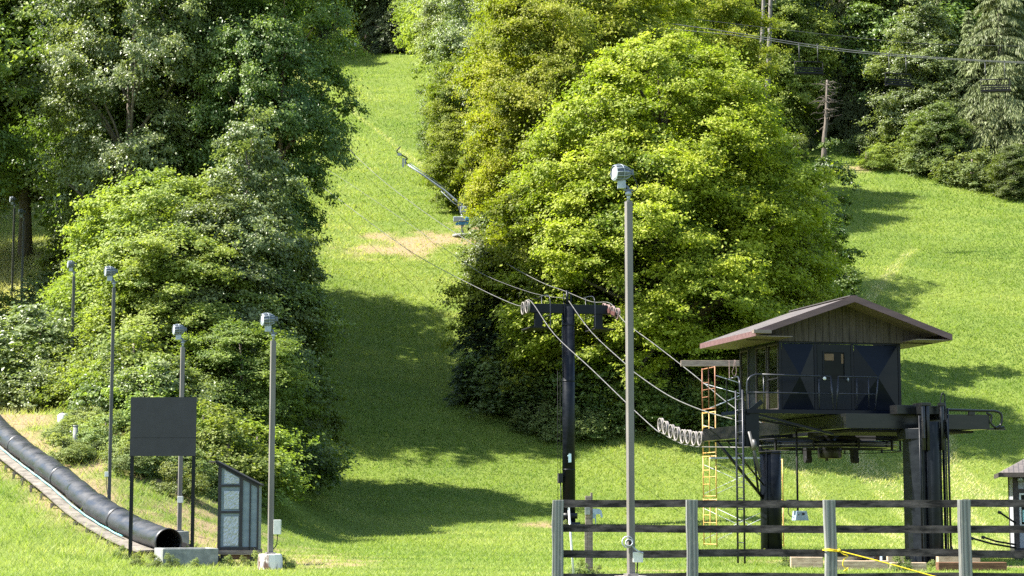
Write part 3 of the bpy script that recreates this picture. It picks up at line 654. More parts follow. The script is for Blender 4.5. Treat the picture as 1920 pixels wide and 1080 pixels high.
# bare trunks
def bare_tree(px, D, hgt, r, label, mat, twigs=0, lean=0.0, group=None, seed=1):
    rs = random.Random(seed); e = thing('bare_tree', label, 'tree', at(px, D), 0, group)
    m = MB(); pts = [(lean * (i / 6) + rs.uniform(-.06, .06), rs.uniform(-.06, .06), hgt * i / 6 - .2) for i in range(7)]
    m.tube(pts, [r * (1.15 - .75 * i / 6) for i in range(7)], 10); m.build('trunk', mat, e)
    if twigs:
        m = MB()
        for i in range(twigs):
            z = hgt * rs.uniform(.45, .97); a = rs.uniform(0, 6.28); L = rs.uniform(.8, 2.6) * (hgt / 12)
            p = Vector((lean * z / hgt, 0, z)); q = [p]
            for k in range(4):
                a += rs.uniform(-.5, .5); p = p + Vector((math.cos(a) * L / 4, math.sin(a) * L / 4, rs.uniform(-.35, .2) * L / 2)); q.append(p)
            m.tube(q, [r * .16, r * .12, r * .09, r * .06, r * .03], 5)
            m.tube([q[2], q[2] + Vector((rs.uniform(-.5, .5), 0, rs.uniform(-.6, .3))) * L * .5], [r * .08, r * .03], 4)
        m.build('branches', mat, e)
bare_tree(1552, 171, 8.0, .24, "dead pale grey trunk with snapped bare branches at the forest edge", M['bark'], 60, .5, seed=4)
bare_tree(1428, 168, 20, .26, "upright bare grey trunk just right of the yellow maple, the left one of a pair", M['bark_pale'], 3, .8, seed=5)
bare_tree(1442, 170, 20, .30, "upright bare grey trunk just right of the yellow maple, the right one of a pair", M['bark_pale'], 3, .9, seed=6)
bare_tree(1020, 103, 9.2, .07, "thin dead sapling with pale stem above the tower crossarm", M['bark_pale'], 12, -.3, seed=7)
# ================================================================== built things
YAW = math.radians(14)
OX, OY = 7.25, 52.0                                   # front left corner of the hut: origin of the lift's own axes
cu, su = math.cos(YAW), math.sin(YAW)
def V_at(px, u):
    k = (px - 960) / F; v = (OX + cu * u - k * (OY + su * u)) / (k * cu + su)
    return v, OY + su * u + cu * v
def lp(px, py, u):                                     # point of the lift's plane u, in lift axes
    v, D = V_at(px, u); return Vector((u, v, Zp(py, D)))
def lw(p): return Vector((OX + cu * p[0] - su * p[1], OY + su * p[0] + cu * p[1], p[2]))
def Rm(ax, a): return Matrix.Rotation(a, 4, ax)
def T(*p): return Matrix.Translation(Vector(p))
def smooth_pts(pts, n=8):
    pts = [Vector(p) for p in pts]; out = []
    for i in range(len(pts) - 1):
        p0 = pts[max(i - 1, 0)]; p1 = pts[i]; p2 = pts[i + 1]; p3 = pts[min(i + 2, len(pts) - 1)]
        for k in range(n):
            t = k / n
            out.append(.5 * ((2 * p1) + (p2 - p0) * t + (2 * p0 - 5 * p1 + 4 * p2 - p3) * t * t + (3 * p1 - p0 - 3 * p2 + p3) * t ** 3))
    out.append(pts[-1]); return out
def sheave(parent, c, r, mat, ax='u', wdt=.05):
    R = Rm('Y', PI / 2) if ax == 'u' else Matrix.Identity(4)
    m = MB()
    m.lathe([(r * .84, -wdt), (r, -wdt), (r * 1.0, -wdt * .5), (r * .90, 0), (r * 1.0, wdt * .5), (r, wdt), (r * .84, wdt)], 26, T(*c) @ R, close=True)
    rim = m.build('sheave', mat, parent)
    m = MB(); m.lathe([(0, -wdt * .45), (r * .82, -wdt * .45), (r * .82, wdt * .45), (0, wdt * .45)], 20, T(*c) @ R, smooth=False)
    m.build('web', M['rubber'], rim)
    m = MB(); m.lathe([(0, -wdt * 1.5), (r * .26, -wdt * 1.5), (r * .30, -wdt * .6), (r * .30, wdt * .6), (r * .26, wdt * 1.5), (0, wdt * 1.5)], 14, T(*c) @ R, smooth=False)
    for k in range(4):
        a = k * PI / 2 + .5; q = Vector((0, math.cos(a), math.sin(a)))
        m.beam(Vector(c) + q * r * .25 - Vector((wdt * .55, 0, 0)), Vector(c) + q * r * .84 - Vector((wdt * .55, 0, 0)), .03, .02, (1, 0, 0))
    m.build('hub', M['pole_dark'], rim); return rim
# ------------------------------------------------------------------ lift terminal
tm = thing('lift_terminal', "black steel chairlift bottom terminal with horizontal bullwheel on two columns", 'lift terminal', (OX, OY, 0), YAW)
m = MB()
m.box(1.15, 1.45, -1.44, 9.45, 3.59, 3.97); m.box(1.15, 5.30, -1.75, -1.45, 3.585, 3.975); m.box(5.0, 5.3, -1.44, 9.45, 3.59, 3.97)
m.box(1.46, 4.99, 1.2, 1.45, 3.62, 3.94); m.box(1.46, 4.99, 6.6, 6.9, 3.62, 3.94); m.box(1.46, 4.99, 8.8, 9.2, 3.55, 3.94)
m.box(3.05, 3.5, 1.46, 6.59, 3.64, 3.93)
for v in (2.2, 5.0, 7.8): m.box(1.138, 1.149, v, v + .02, 3.60, 3.96)
m.build('beam_frame', M['beam_paint'], tm, bevel=.008)
m = MB(); m.box(1.47, 4.98, -1.43, 1.19, 3.50, 3.56); m.beam((1.5, 1.5, 3.5), (3.0, 4.2, 3.52), .14, .16); m.beam((5.0, 1.5, 3.5), (3.5, 4.2, 3.52), .14, .16)
m.build('under_frame', M['matte_black'], tm)
m = MB(); m.lathe([(1.70, 3.22), (1.95, 3.22), (1.98, 3.25), (1.92, 3.31), (1.98, 3.37), (1.95, 3.40), (1.70, 3.40)], 64, T(3.27, 4.26, 0), close=True)
for k in range(8):
    a = k * PI / 4 + .2; m.beam((3.27 + .3 * math.cos(a), 4.26 + .3 * math.sin(a), 3.31), (3.27 + 1.72 * math.cos(a), 4.26 + 1.72 * math.sin(a), 3.31), .16, .07)
bw = m.build('bullwheel', M['black_gloss'], tm)
m = MB(); m.lathe([(0, 2.93), (.34, 2.93), (.36, 2.97), (.36, 3.20), (.30, 3.45), (.30, 3.62)], 28, T(3.27, 4.26, 0)); m.lathe([(0, 2.86), (.05, 2.86), (.05, 2.93)], 8, T(3.1, 4.1, 0)); m.build('hub', M['beam_paint'], bw)
m = MB(); m.lathe([(2.02, 3.46), (2.16, 3.46), (2.16, 3.49), (2.02, 3.49)], 64, T(3.27, 4.26, 0), close=True)
m.lathe([(2.02, 3.12), (2.10, 3.12), (2.10, 3.14), (2.02, 3.14)], 64, T(3.27, 4.26, 0), close=True)
for k in range(10):
    a = k * PI / 5; m.box(-.02, .02, 2.03, 2.09, 3.14, 3.46, T(3.27, 4.26, 0) @ Rm('Z', a))
m.build('wheel_guard', M['matte_black'], tm)
for u in (2.56, 4.05):
    m = MB(); m.prism([(-.13, 0), (.13, 0), (.14, -.28), (.08, -.42), (-.06, -.44), (-.13, -.3)], u - .08, u + .08, Matrix(((0, 0, 1, 0), (1, 0, 0, 4.26), (0, 1, 0, 3.24), (0, 0, 0, 1))))
    m.cyl((u - .1, 4.24, 2.90), (u + .1, 4.24, 2.90), .10, 14); m.build('guide_block', M['matte_black'], tm)
# columns
m = MB(); m.tube([(3.27, 9.0, -.35), (3.27, 9.0, 3.6)], .34, 30); m.tube([(3.27, 9.0, 3.2), (3.27, 9.0, 3.24)], .36, 30); m.tube([(3.27, 9.0, .02), (3.27, 9.0, .07)], .46, 30)
m.tube([(3.02, 8.72, 0), (3.02, 8.72, 3.5)], .025, 6)
m.build('column', M['black_paint'], tm)
m = MB(); m.prism([(2.86, -2.02), (3.0, -2.32), (3.56, -2.36), (3.68, -2.1), (3.68, -1.5), (2.86, -1.5)], -.3, 3.5)
m.prism([(2.80, -2.0), (3.0, -2.32), (3.56, -2.36), (3.72, -2.1), (3.72, -1.30), (2.80, -1.30)], 3.30, 3.58)
m.box(2.98, 3.03, -2.44, -2.33, .0, 3.9); m.box(3.58, 3.62, -2.46, -2.35, 0, 3.9)
m.tube([(3.30, -2.33, -.1), (3.30, -2.33, 3.75)], .21, 20)
m.box(2.70, 3.86, -2.5, -1.3, -.05, .06)
m.build('column', M['black_paint'], tm, bevel=.01)
m = MB(); 
for u, r, zt in ((2.92, .028, 3.9), (3.66, .02, 4.3), (3.73, .03, 4.1), (3.12, .014, 3.2)):
    m.tube([(u, -2.42, .1), (u, -2.42, zt)], r, 7)
m.tube(smooth_pts([(3.66, -2.42, 4.2), (3.66, -2.42, 4.42), (3.60, -2.42, 4.5), (3.55, -2.42, 4.35), (3.52, -2.42, 4.1)], 5), .018, 6)
m.tube(smooth_pts([(3.73, -2.44, .5), (3.78, -2.5, .15), (3.6, -2.6, .06), (2.7, -2.7, .05), (2.6, -2.6, .35)], 6), .03, 7)
m.build('conduit', M['black_paint'], tm)
m = MB(); m.cbox((2.78, -1.75, 4.08), (.55, .45, .24)); m.cbox((3.35, -1.9, 4.06), (.6, .7, .22)); m.cbox((3.30, -1.8, 4.21), (.34, .4, .1)); m.cbox((3.68, -2.0, 4.0), (.22, .5, .36))
for u in (3.02, 3.14, 3.55): m.tube([(u, -2.45, 3.0), (u, -2.45, 4.18)], .055, 10); m.cbox((u, -2.45, 4.2), (.16, .14, .08))
for u in (2.95, 3.62): m.prism([(0, 0), (.16, 0), (.16, .5), (.05, .5)], u, u + .03, Matrix(((0, 0, 1, 0), (1, 0, 0, -2.62), (0, 1, 0, 3.3), (0, 0, 0, 1))))
m.build('top_bracket', M['beam_paint'], tm, bevel=.01)
m = MB(); m.tube(smooth_pts([(3.8, -1.8, 4.10), (5.0, -1.8, 4.08), (5.45, -1.8, 4.07), (5.62, -1.8, 3.98), (5.60, -1.8, 3.72), (5.45, -1.8, 3.62)], 6), .035, 8)
m.tube(smooth_pts([(5.2, -1.78, 4.02), (5.34, -1.78, 3.95), (5.32, -1.78, 3.75), (5.5, -1.78, 3.62), (5.7, -1.78, 3.66)], 6), .03, 8)
m.cbox((4.75, -1.78, 4.03), (.18, .06, .12)); m.cbox((5.5, -1.7, 3.60), (.5, .12, .05)); m.build('pipe_rail', M['beam_paint'], tm)
m = MB(); p0 = Vector((1.3, 8.5, 3.55)); p1 = Vector((3.0, 8.9, 1.75)); m.tube([p0, p1], .05, 10); m.tube([(1.3, 7.6, 3.55), (2.95, 8.8, 2.2)], .03, 8); m.build('strut', M['beam_paint'], tm)
m = MB(); m.tube([(.88, 1.0, 3.6), (.88, 1.0, 1.35)], .032, 8); m.box(.86, 1.46, .96, 1.04, 3.6, 3.66); pn = m.build('hanging_pole', M['matte_black'], tm)
m = MB(); m.prism([(-.2, -.13), (.2, -.13), (.14, .13), (-.16, .13)], .86, 1.14, T(.95, 0, 1.28) @ XZ()); cb = m.build('control_box', M['gun_grey'], tm, bevel=.01)
m = MB(); m.cbox((.98, .85, 1.33), (.07, .02, .06)); m.cbox((.84, .85, 1.31), (.03, .02, .03)); m.build('button', M['rubber'], cb)
m = MB(); m.cbox((.70, 1.0, 1.62), (.22, .16, .20)); m.tube(smooth_pts([(.62, 1, 1.5), (.60, 1, 1.35), (.68, 1, 1.26), (.78, 1, 1.24)], 5), .012, 6); m.build('switch_box', M['rubber'], tm)
# sheave train at the end of the left beam
SH = [(1239, 797.6), (1248, 803.5), (1259, 810), (1269, 814.6), (1281, 819.6), (1291, 820.4), (1302, 823.3), (1313, 823.7)]
sp = [lp(a, b, 1.16) for a, b in SH]
m = MB()
for a, b in ((0, 1), (2, 3), (4, 5), (6, 7)): m.beam(sp[a] + Vector((.12, 0, -.02)), sp[b] + Vector((.12, 0, -.02)), .05, .10)
m.beam((sp[0] + sp[1]) / 2 + Vector((.19, 0, -.1)), (sp[2] + sp[3]) / 2 + Vector((.19, 0, -.1)), .05, .12); m.beam((sp[4] + sp[5]) / 2 + Vector((.19, 0, -.1)), (sp[6] + sp[7]) / 2 + Vector((.19, 0, -.1)), .05, .12)
m.beam((sp[1] + sp[2]) / 2 + Vector((.27, 0, -.14)), Vector((1.43, 9.3, 3.7)), .1, .16)
ar = m.build('sheave_arm', M['matte_black'], tm)
for p in sp: sheave(ar, p, .235, M['sheave'], wdt=.055)
# ------------------------------------------------------------------ operator hut
hut = thing('operator_hut', "dark operator hut with brown gable roof raised on the lift terminal", 'hut', (OX, OY, 0), YAW)
FZ, WT = 4.10, 6.02
m = MB()                                               # walls with real openings on the left side and at the door
m.box(0, 3.58, 2.97, 3.03, FZ, WT)                      # back
m.box(3.52, 3.58, .06, 2.97, FZ, WT)                    # right
m.box(0, .07, 0, .07, FZ, WT); m.box(3.5, 3.58, 0, .06, FZ, WT); m.box(.07, 3.5, 0, .06, WT - .07, WT); m.box(.07, 3.5, 0, .06, FZ, FZ + .05)
m.box(1.02, 1.10, 0, .06, FZ + .05, WT - .07); m.box(2.10, 2.18, 0, .06, FZ + .05, WT - .07)
for v in (.85, 1.75, 2.25): m.box(0, .06, v, v + .08, FZ, WT)
m.box(0, .06, .07, 2.97, WT - .08, WT); m.box(0, .06, .07, 2.97, FZ, FZ + .05)
m.build('wall', M['black_gloss'], hut, bevel=.006)
def pyr(m, u0, u1, z0, z1, d):
    c = ((u0 + u1) / 2, -d, (z0 + z1) / 2)
    v = [(u0, .01, z0), (u1, .01, z0), (u1, .01, z1), (u0, .01, z1), c]
    m.add(v, [(0, 1, 4), (1, 2, 4), (2, 3, 4), (3, 0, 4), (3, 2, 1, 0)])
for u0, u1 in ((.08, 1.01), (2.19, 3.49)):
    m = MB(); pyr(m, u0, u1, FZ + .06, WT - .08, .13); m.build('wall_panel', M['black_gloss'], hut)
m = MB(); m.box(1.11, 1.30, .0, .045, FZ + .06, WT - .08); m.box(1.90, 2.09, .0, .045, FZ + .06, WT - .08); m.box(1.30, 1.90, 0, .045, FZ + .06, 4.98); m.box(1.30, 1.90, 0, .045, 5.72, WT - .08)
m.box(1.27, 1.93, -.02, -.001, 4.95, 4.985); m.box(1.27, 1.93, -.02, -.001, 5.72, 5.75); m.box(1.27, 1.30, -.02, -.001, 4.985, 5.72); m.box(1.90, 1.93, -.02, -.001, 4.985, 5.72)
dr = m.build('door', M['black_paint'], hut)
m = MB(); m.box(1.30, 1.90, .02, .03, 4.98, 5.72); m.build('pane', M['glass_dark'], dr)
m = MB(); m.tube([(1.98, -.06, 4.92), (1.98, -.06, 5.05)], .014, 6); m.cbox((1.98, -.03, 4.98), (.05, .05, .05)); m.build('handle', M['galv'], dr)
m = MB(); m.box(1.33, 1.60, .010, .018, 5.50, 5.68); m.box(1.82, 1.88, .010, .018, 5.42, 5.68); m.build('posted_notice', M['tan_wall'], dr)
for v0, v1, kind in ((.08, .85, 'p'), (.93, 1.75, 'g'), (1.83, 2.25, 'n'), (2.33, 2.96, 'g')):
    if kind == 'n':
        m = MB(); m.box(.01, .05, v0, v1, FZ + .05, WT - .08); m.build('side_panel', M['black_paint'], hut); continue
    m = MB(); m.box(-.012, .05, v0, v0 + .04, FZ + .05, WT - .08); m.box(-.012, .05, v1 - .04, v1, FZ + .05, WT - .08); m.box(-.012, .05, v0 + .04, v1 - .04, FZ + .05, FZ + .09); m.box(-.012, .05, v0 + .04, v1 - .04, WT - .12, WT - .08)
    if kind == 'p': m.box(-.012, .05, v0 + .04, v1 - .04, 4.98, 5.02)
    wf = m.build('window', M['brown_trim'], hut)
    m = MB(); m.box(.02, .03, v0 + .04, v1 - .04, FZ + .09, WT - .12); m.build('pane', M['glass_side'], wf)
    if kind == 'g':
        m = MB(); n = 24; vs = []; fs = []
        for i in range(n + 1):
            t = i / n; vv = v0 + .05 + (v1 - v0 - .1) * t; uu = .10 + .03 * math.sin(t * 22) + .015 * math.sin(t * 51)
            vs += [(uu, vv, FZ + .1), (uu + .02 * math.sin(t * 9), vv, 5.35)]
        for i in range(n): fs.append((2 * i, 2 * i + 2, 2 * i + 3, 2 * i + 1))
        m.add(vs, fs, True); m.build('curtain', M['curtain'], wf)
m = MB(); m.box(.1, 3.5, .1, 2.95, FZ, FZ + .01); m.build('floor', M['tan_wall'], hut)
# roof
EL, ER, VF, VB = -1.05, 4.61, -1.0, 3.34; RZ, EZ = 7.17, 6.18; UM = 1.78
TK = .05
def slope(m, u0, z0, u1, z1, v0, v1, t):
    m.add([(u0, v0, z0 - t), (u1, v0, z1 - t), (u1, v1, z1 - t), (u0, v1, z0 - t), (u0, v0, z0), (u1, v0, z1), (u1, v1, z1), (u0, v1, z0)],
          [(3, 2, 1, 0), (4, 5, 6, 7), (0, 1, 5, 4), (1, 2, 6, 5), (2, 3, 7, 6), (3, 0, 4, 7)])
m = MB(); slope(m, EL, EZ, UM, RZ, VF, VB, TK); slope(m, UM, RZ, ER, EZ, VF, VB, TK); m.beam((UM, VF, RZ + .01), (UM, VB, RZ + .01), .22, .03)
rf = m.build('roof', M['shingle'], hut)
m = MB(); pl = .15
m.add([(EL - .02, VF - .04, EZ - pl), (UM, VF - .04, RZ - pl - .01), (UM, VF - .04, RZ + .02), (EL - .02, VF - .04, EZ + .015), (EL - .02, VF - .002, EZ - pl), (UM, VF - .002, RZ - pl - .01), (UM, VF - .002, RZ + .02), (EL - .02, VF - .002, EZ + .015)],
      [(0, 1, 2, 3), (7, 6, 5, 4), (0, 4, 5, 1), (3, 2, 6, 7), (0, 3, 7, 4), (1, 5, 6, 2)])
m.add([(ER + .02, VF - .04, EZ - pl), (UM, VF - .04, RZ - pl - .01), (UM, VF - .04, RZ + .02), (ER + .02, VF - .04, EZ + .015), (ER + .02, VF - .002, EZ - pl), (UM, VF - .002, RZ - pl - .01), (UM, VF - .002, RZ + .02), (ER + .02, VF - .002, EZ + .015)],
      [(3, 2, 1, 0), (4, 5, 6, 7), (1, 5, 4, 0), (7, 6, 2, 3), (4, 7, 3, 0), (2, 6, 5, 1)])
m.box(EL - .03, EL - .002, VF, VB, EZ - pl, EZ - .005); m.box(ER + .002, ER + .03, VF, VB, EZ - pl, EZ - .005)
m.build('fascia', M['fascia'], rf)
m = MB(); m.box(EL + .0, -.0, VF + .02, VB - .02, EZ - pl, EZ - pl + .02); m.box(3.58, ER, VF + .02, VB - .02, EZ - pl, EZ - pl + .02)
slope(m, -.6, EZ + (.45) * .353 - .10, UM, RZ - .085, VF + .02, -.07, .02); slope(m, UM, RZ - .085, 4.3, EZ + .31 * .353 - .10, VF + .02, -.07, .02)
m.build('soffit', M['soffit'], rf)
m = MB(); m.cbox((EL + .12, VF - .12, EZ - .04), (.5, .16, .09)); m.build('gutter_end', M['soffit'], rf)
m = MB()                                               # gable of vertical boards
u = -.95; sl = (RZ - EZ) / (UM - EL)
rr2 = random.Random(3)
while u < 4.5:
    u1 = min(u + .20, 4.52)
    ztop = lambda q: (EZ + (q - EL) * sl if q < UM else EZ + (ER - q) * sl) - TK - .01
    y = -.06 - rr2.uniform(0, .012)
    if u < UM < u1: pts = [(u, 6.0), (u1 - .012, 6.0), (u1 - .012, ztop(u1)), (UM, ztop(UM)), (u, ztop(u))]
    else: pts = [(u, 6.0), (u1 - .012, 6.0), (u1 - .012, max(6.02, ztop(u1))), (u, max(6.02, ztop(u)))]
    m.prism(pts, y, -.03, XZ()); u = u1
m.prism([(-.95, 6.01), (4.5, 6.01), (UM, RZ - TK - .02)], -.028, -.01, XZ())
m.build('gable', M['boards'], hut)
# platform, railing, ladder
m = MB(); m.box(-1.35, 3.58, -1.05, -.0, 3.985, 4.09); m.box(0, 3.58, 0, 3.0, 3.985, 4.095); m.box(-1.35, -.005, 0, .9, 3.985, 4.09)
m.beam((-1.1, -.9, 3.98), (1.15, -.9, 3.45), .05, .06); m.beam((-1.1, .4, 3.98), (1.15, .4, 3.62), .05, .06)
m.build('platform', M['black_gloss'], hut)
def rail(pts, r=.024): m.tube(smooth_pts(pts, 6), r, 8)
m = MB()
rail([(-1.33, -1.02, 4.0), (-1.33, -1.02, 4.7), (-1.27, -1.02, 4.90), (-1.1, -1.02, 5.0), (-.9, -1.02, 5.01)]); m.tube([(-.9, -1.02, 5.01), (1.05, -1.02, 4.99)], .024, 8)
m.tube([(1.05, -1.02, 4.99), (1.12, -1.02, 4.09)], .024, 8); m.tube([(-1.33, -1.02, 4.53), (1.08, -1.02, 4.53)], .02, 8)
for u in (-.85, .72): m.tube([(u, -1.0, 4.05), (u, -1.0, 5.0)], .018, 6)
rail([(-1.33, -.5, 4.0), (-1.33, -.5, 4.7), (-1.30, -.35, 4.93), (-1.25, -.1, 5.0), (-1.2, .3, 5.0)]); m.tube([(-1.2, .3, 5.0), (-1.2, .85, 5.0), (-1.2, .85, 4.05)], .022, 8)
m.build('railing', M['rail_metal'], hut)
m = MB(); m.tube([(1.20, -1.02, 4.09), (1.27, -1.02, 4.99)], .022, 8); m.tube([(1.27, -1.02, 4.99), (2.42, -1.02, 4.99)], .022, 8); m.tube([(2.42, -1.02, 4.99), (2.32, -1.02, 4.09)], .02, 8); m.tube([(1.27, -1.02, 4.53), (2.37, -1.02, 4.53)], .02, 8)
for u in (1.8, 2.14): m.tube([(u, -1.02, 4.09), (u, -1.02, 4.99)], .016, 6)
m.build('gate', M['rail_metal'], hut)
m = MB(); m.lathe([(0, 0), (.045, .0), (.045, .02), (0, .03)], 12, T(.86, -1.05, 4.93) @ Rm('X', PI / 2)); m.build('latch_disc', M['cream'], hut)
m = MB()
for v in (-1.0, -.5): m.tube([(-1.45, v, .05), (-1.45, v, 4.6)], .028, 7)
for k in range(15): m.tube([(-1.45, -1.0, .3 + k * .29), (-1.45, -.5, .3 + k * .29)], .014, 5)
m.build('ladder', M['rail_metal'], hut)
m = MB(); m.box(-1.40, -1.0, -1.0, -.96, 3.1, 4.0); m.box(-1.40, -1.36, -1.0, -.5, 3.1, 4.3); m.beam((-1.36, -.98, 3.95), (-.9, -.98, 4.3), .04, .12); m.tube([(-1.2, -1.02, 3.2), (-1.05, -1.02, 1.9)], .03, 6); m.build('support_plate', M['black_paint'], hut)
m = MB(); m.tube([(-1.30, -1.05, 3.5), (-1.0, -1.05, 2.3)], .045, 8); m.lathe([(0, -.04), (.15, -.04), (.15, .04), (0, .04)], 18, T(-1.2, -1.08, 3.15) @ Rm('Y', PI / 2)); m.build('rope_guide', M['pole_dark'], hut)
# ------------------------------------------------------------------ lift tower
tv, tD = V_at(1066, 3.27); tw = lw((3.27, tv, 0)); tz = h(tw.x, tw.y)
tower = thing('lift_tower', "black tubular lift tower with short crossarm and a white numeral", 'lift tower', (tw.x, tw.y, tz), YAW)
pz = 3600 / tD; za = Zp(580, tD) - tz                    # crossarm height above its foot
m = MB(); m.tube([(0, 0, -.3), (0, 0, za + .1)], .285, 32); 
for z in (za * .25, za * .66, za - .75): m.tube([(0, 0, z), (0, 0, z + .05)], .297, 32)
m.tube([(0, 0, .25), (0, 0, .5)], .38, 24); m.tube([(0, 0, -.2), (0, 0, .1)], .5, 24)
m.build('column', M['black_paint'], tower)
m = MB(); m.prism([(-.05, 0), (.075, 0), (.075, .38), (-.02, .38), (-.09, .30), (-.09, .25), (-.05, .27)], -.297, -.288, T(0, 0, Zp(868, tD) - tz) @ Rm('Z', -.15) @ XZ()); m.build('numeral', M['white_mark'], tower)
m = MB(); m.box(-1.78, 1.78, -.15, .15, za - .2, za + .2); m.box(-1.55, -1.2, -.12, .12, za - .85, za - .205); m.box(1.2, 1.55, -.12, .12, za - .85, za - .205); m.build('crossarm', M['black_paint'], tower, bevel=.01)
for s in (-1, 1):
    m = MB(); a = -1.95 if s < 0 else 1.0
    m.box(a, a + .95, -.75, .75, za - .93, za - .88); m.build('catwalk', M['matte_black'], tower)
    m = MB(); u = s * 1.02
    m.tube(smooth_pts([(u, 1.1, za + .62), (u, .2, za + .60), (u, -.5, za + .50), (u, -.72, za + .2), (u, -.75, za - .3), (u, -.75, za - .9)], 5), .022, 6)
    m.tube([(u, .75, za - .9), (u, .75, za + .6)], .018, 6); m.tube([(u, .75, za - .35), (u, -.75, za - .35)], .012, 5)
    m.build('catwalk_rail', M['rail_metal'], tower)
m = MB(); m.tube([(-.05, 0, za + .1), (-.05, 0, Zp(545, tD) - tz)], .06, 10); m.tube([(.12, 0, za), (.12, 0, Zp(552, tD) - tz)], .03, 8); m.tube([(-.2, 0, za + .2), (-.2, 0, za + .7)], .025, 8)
m.tube(smooth_pts([(-.2, -.2, za - .6), (-.22, -.22, za - .1), (-.25, -.2, za + .25)], 4), .025, 6)
m.build('mast', M['black_paint'], tower)
m = MB()
for a in (-.5, -.38): m.tube([(a, 0, .8), (a, 0, za * .72)], .009, 5)
for k in range(20): m.tube([(-.5, 0, .9 + k * .3), (-.38, 0, .9 + k * .3)], .007, 4)
m.build('ladder', M['matte_black'], tower)
m = MB(); m.cbox((-.42, -.1, Zp(897, tD) - tz), (.2, .2, .42)); m.tube([(-.4, -.1, Zp(905, tD) - tz), (-.36, -.1, .5)], .03, 6); m.build('junction_box', M['rubber'], tower)
gu = 1.95
m = MB(); m.cbox((-gu + .16, 0, za), (.06, .9, .12)); m.cbox((-gu + .1, .28, za), (.1, .1, .1)); m.tube([(-gu + .3, 0, za + .15), (-gu + .3, 0, za + .42), (-gu + .6, 0, za + .42)], .02, 6); a1 = m.build('sheave_arm', M['matte_black'], tower)
for v in (.38, -.32): sheave(a1, (-gu, v, za + .02 - .0), .29, M['sheave'], wdt=.05)
m = MB(); m.beam((gu - .12, .95, za + .16), (gu - .12, -1.1, za - .28), .06, .16); m.beam((gu - .17, .5, za + .02), (gu - .17, -.5, za - .08), .05, .2); m.cbox((gu - .3, 0, za), (.3, .25, .35)); a2 = m.build('sheave_arm', M['red_metal'], tower)
for v, z in ((.95, .16), (.35, .04), (-.4, -.10), (-1.1, -.26)): sheave(a2, (gu, v, za + z), .25, M['sheave_rust'], wdt=.05)
# ------------------------------------------------------------------ ropes of the lift
uL, uR = 3.27 - gu, 3.27 + gu
left = [lp(a, b, uL) for a, b in ((430, 228), (540, 305), (620, 362), (700, 422), (780, 478), (880, 532), (970, 573))]
tl = Vector((uL, tv, tz + za + .33))
left += [tl, Vector((uL, tv - 1.2, tz + za + .1))]
left += [lp(a, b, u_) for a, b, u_ in ((1040, 628, uL), (1110, 694, uL), (1180, 762, uL - .05), (1228, 806, 1.2))]
bot = [p + Vector((0, 0, -.26)) for p in sp]
wheel = [Vector((3.27 - 1.96, 6.5, 3.31))] + [Vector((3.27 - 1.96 * math.cos(a), 4.26 - 1.96 * math.sin(a), 3.31)) for a in np.linspace(0, PI, 25)] + [Vector((3.27 + 1.96, 7, 3.31)), Vector((3.27 + 1.96, 9.5, 3.33)), Vector((uR, 13, 4.1))]
right = [lp(a, b, uR) for a, b in ((1385, 772), (1300, 703), (1230, 648), (1172, 604))]
right += [Vector((uR, tv, tz + za + .30))]
right += [lp(a, b, uR) for a, b in ((1110, 566), (1060, 546), (995, 519), (865, 443), (780, 385), (700, 322), (625, 250), (560, 190))]
rope = thing('haul_rope', "steel haul rope looping from the terminal bullwheel over the tower and up the run", 'cable', (OX, OY, 0), YAW)
m = MB(); m.tube(smooth_pts(left + bot, 5), .017, 6); m.tube(wheel, .021, 6); m.tube([bot[-1], wheel[0]], .021, 6); m.tube(smooth_pts([wheel[-1]] + right, 5), .017, 6)
m.build('rope', M['cable'], rope)
cl = [lp(a, b, u_) for a, b, u_ in ((480, 235, 3.27), (600, 308, 3.27), (640, 333, 3.27), (770, 421, 3.27), (860, 484, 3.27), (912, 517, 3.27), (1000, 550, 3.27))] + [Vector((3.22, tv, Zp(560, tD)))]
cl2 = [Vector((3.27, tv - .1, Zp(565, tD)))] + [lp(a, b, u_) for a, b, u_ in ((1110, 624, 3.0), (1175, 685, 2.5), (1192, 701, 2.2), (1252, 742, 1.2), (1315, 770, .2), (1381, 789, -1.2))]
ln = thing('signal_cable', "thin grey signal cable hanging from the tower mast to the hut platform", 'cable', (OX, OY, 0), YAW)
m = MB(); m.tube(smooth_pts(cl, 4), .012, 5); m.tube(smooth_pts(cl2, 5), .018, 5); m.build('cable', M['cable'], ln)
# ------------------------------------------------------------------ scaffold and timber by the sheaves
sc_t = thing('scaffold', "narrow rusty and yellow tube scaffold standing beside the terminal beam", 'scaffold', (0, 0, 0))
def frame(p, q, z0, z1, mat):
    m = MB(); p = Vector(p); q = Vector(q); U = Vector((0, 0, 1)); mid = p.lerp(q, .5)
    for a in (p, q): m.tube([a + U * z0, a + U * z1], .022, 8)
    m.tube([mid + U * (z0 + .1), mid + U * (z1 - .05)], .016, 6)
    m.tube([p + U * (z1 - .03), q + U * (z1 - .03)], .022, 8); m.tube([p + U * (z0 + .08), q + U * (z0 + .08)], .018, 8)
    for k in (.33, .66): zz = z0 + (z1 - z0) * k; m.tube([p + U * zz, mid + U * zz], .015, 6)
    m.tube([p + U * (z0 + (z1 - z0) * .5), q + U * (z0 + (z1 - z0) * .5)], .015, 6)
    return m.build('end_frame', mat, sc_t)
P0, P1 = (X(1317, 68.7), 68.7, 0), (X(1341, 67.4), 67.4, 0); Q0, Q1 = (X(1441, 67.9), 67.9, 0), (X(1465, 66.6), 66.6, 0)
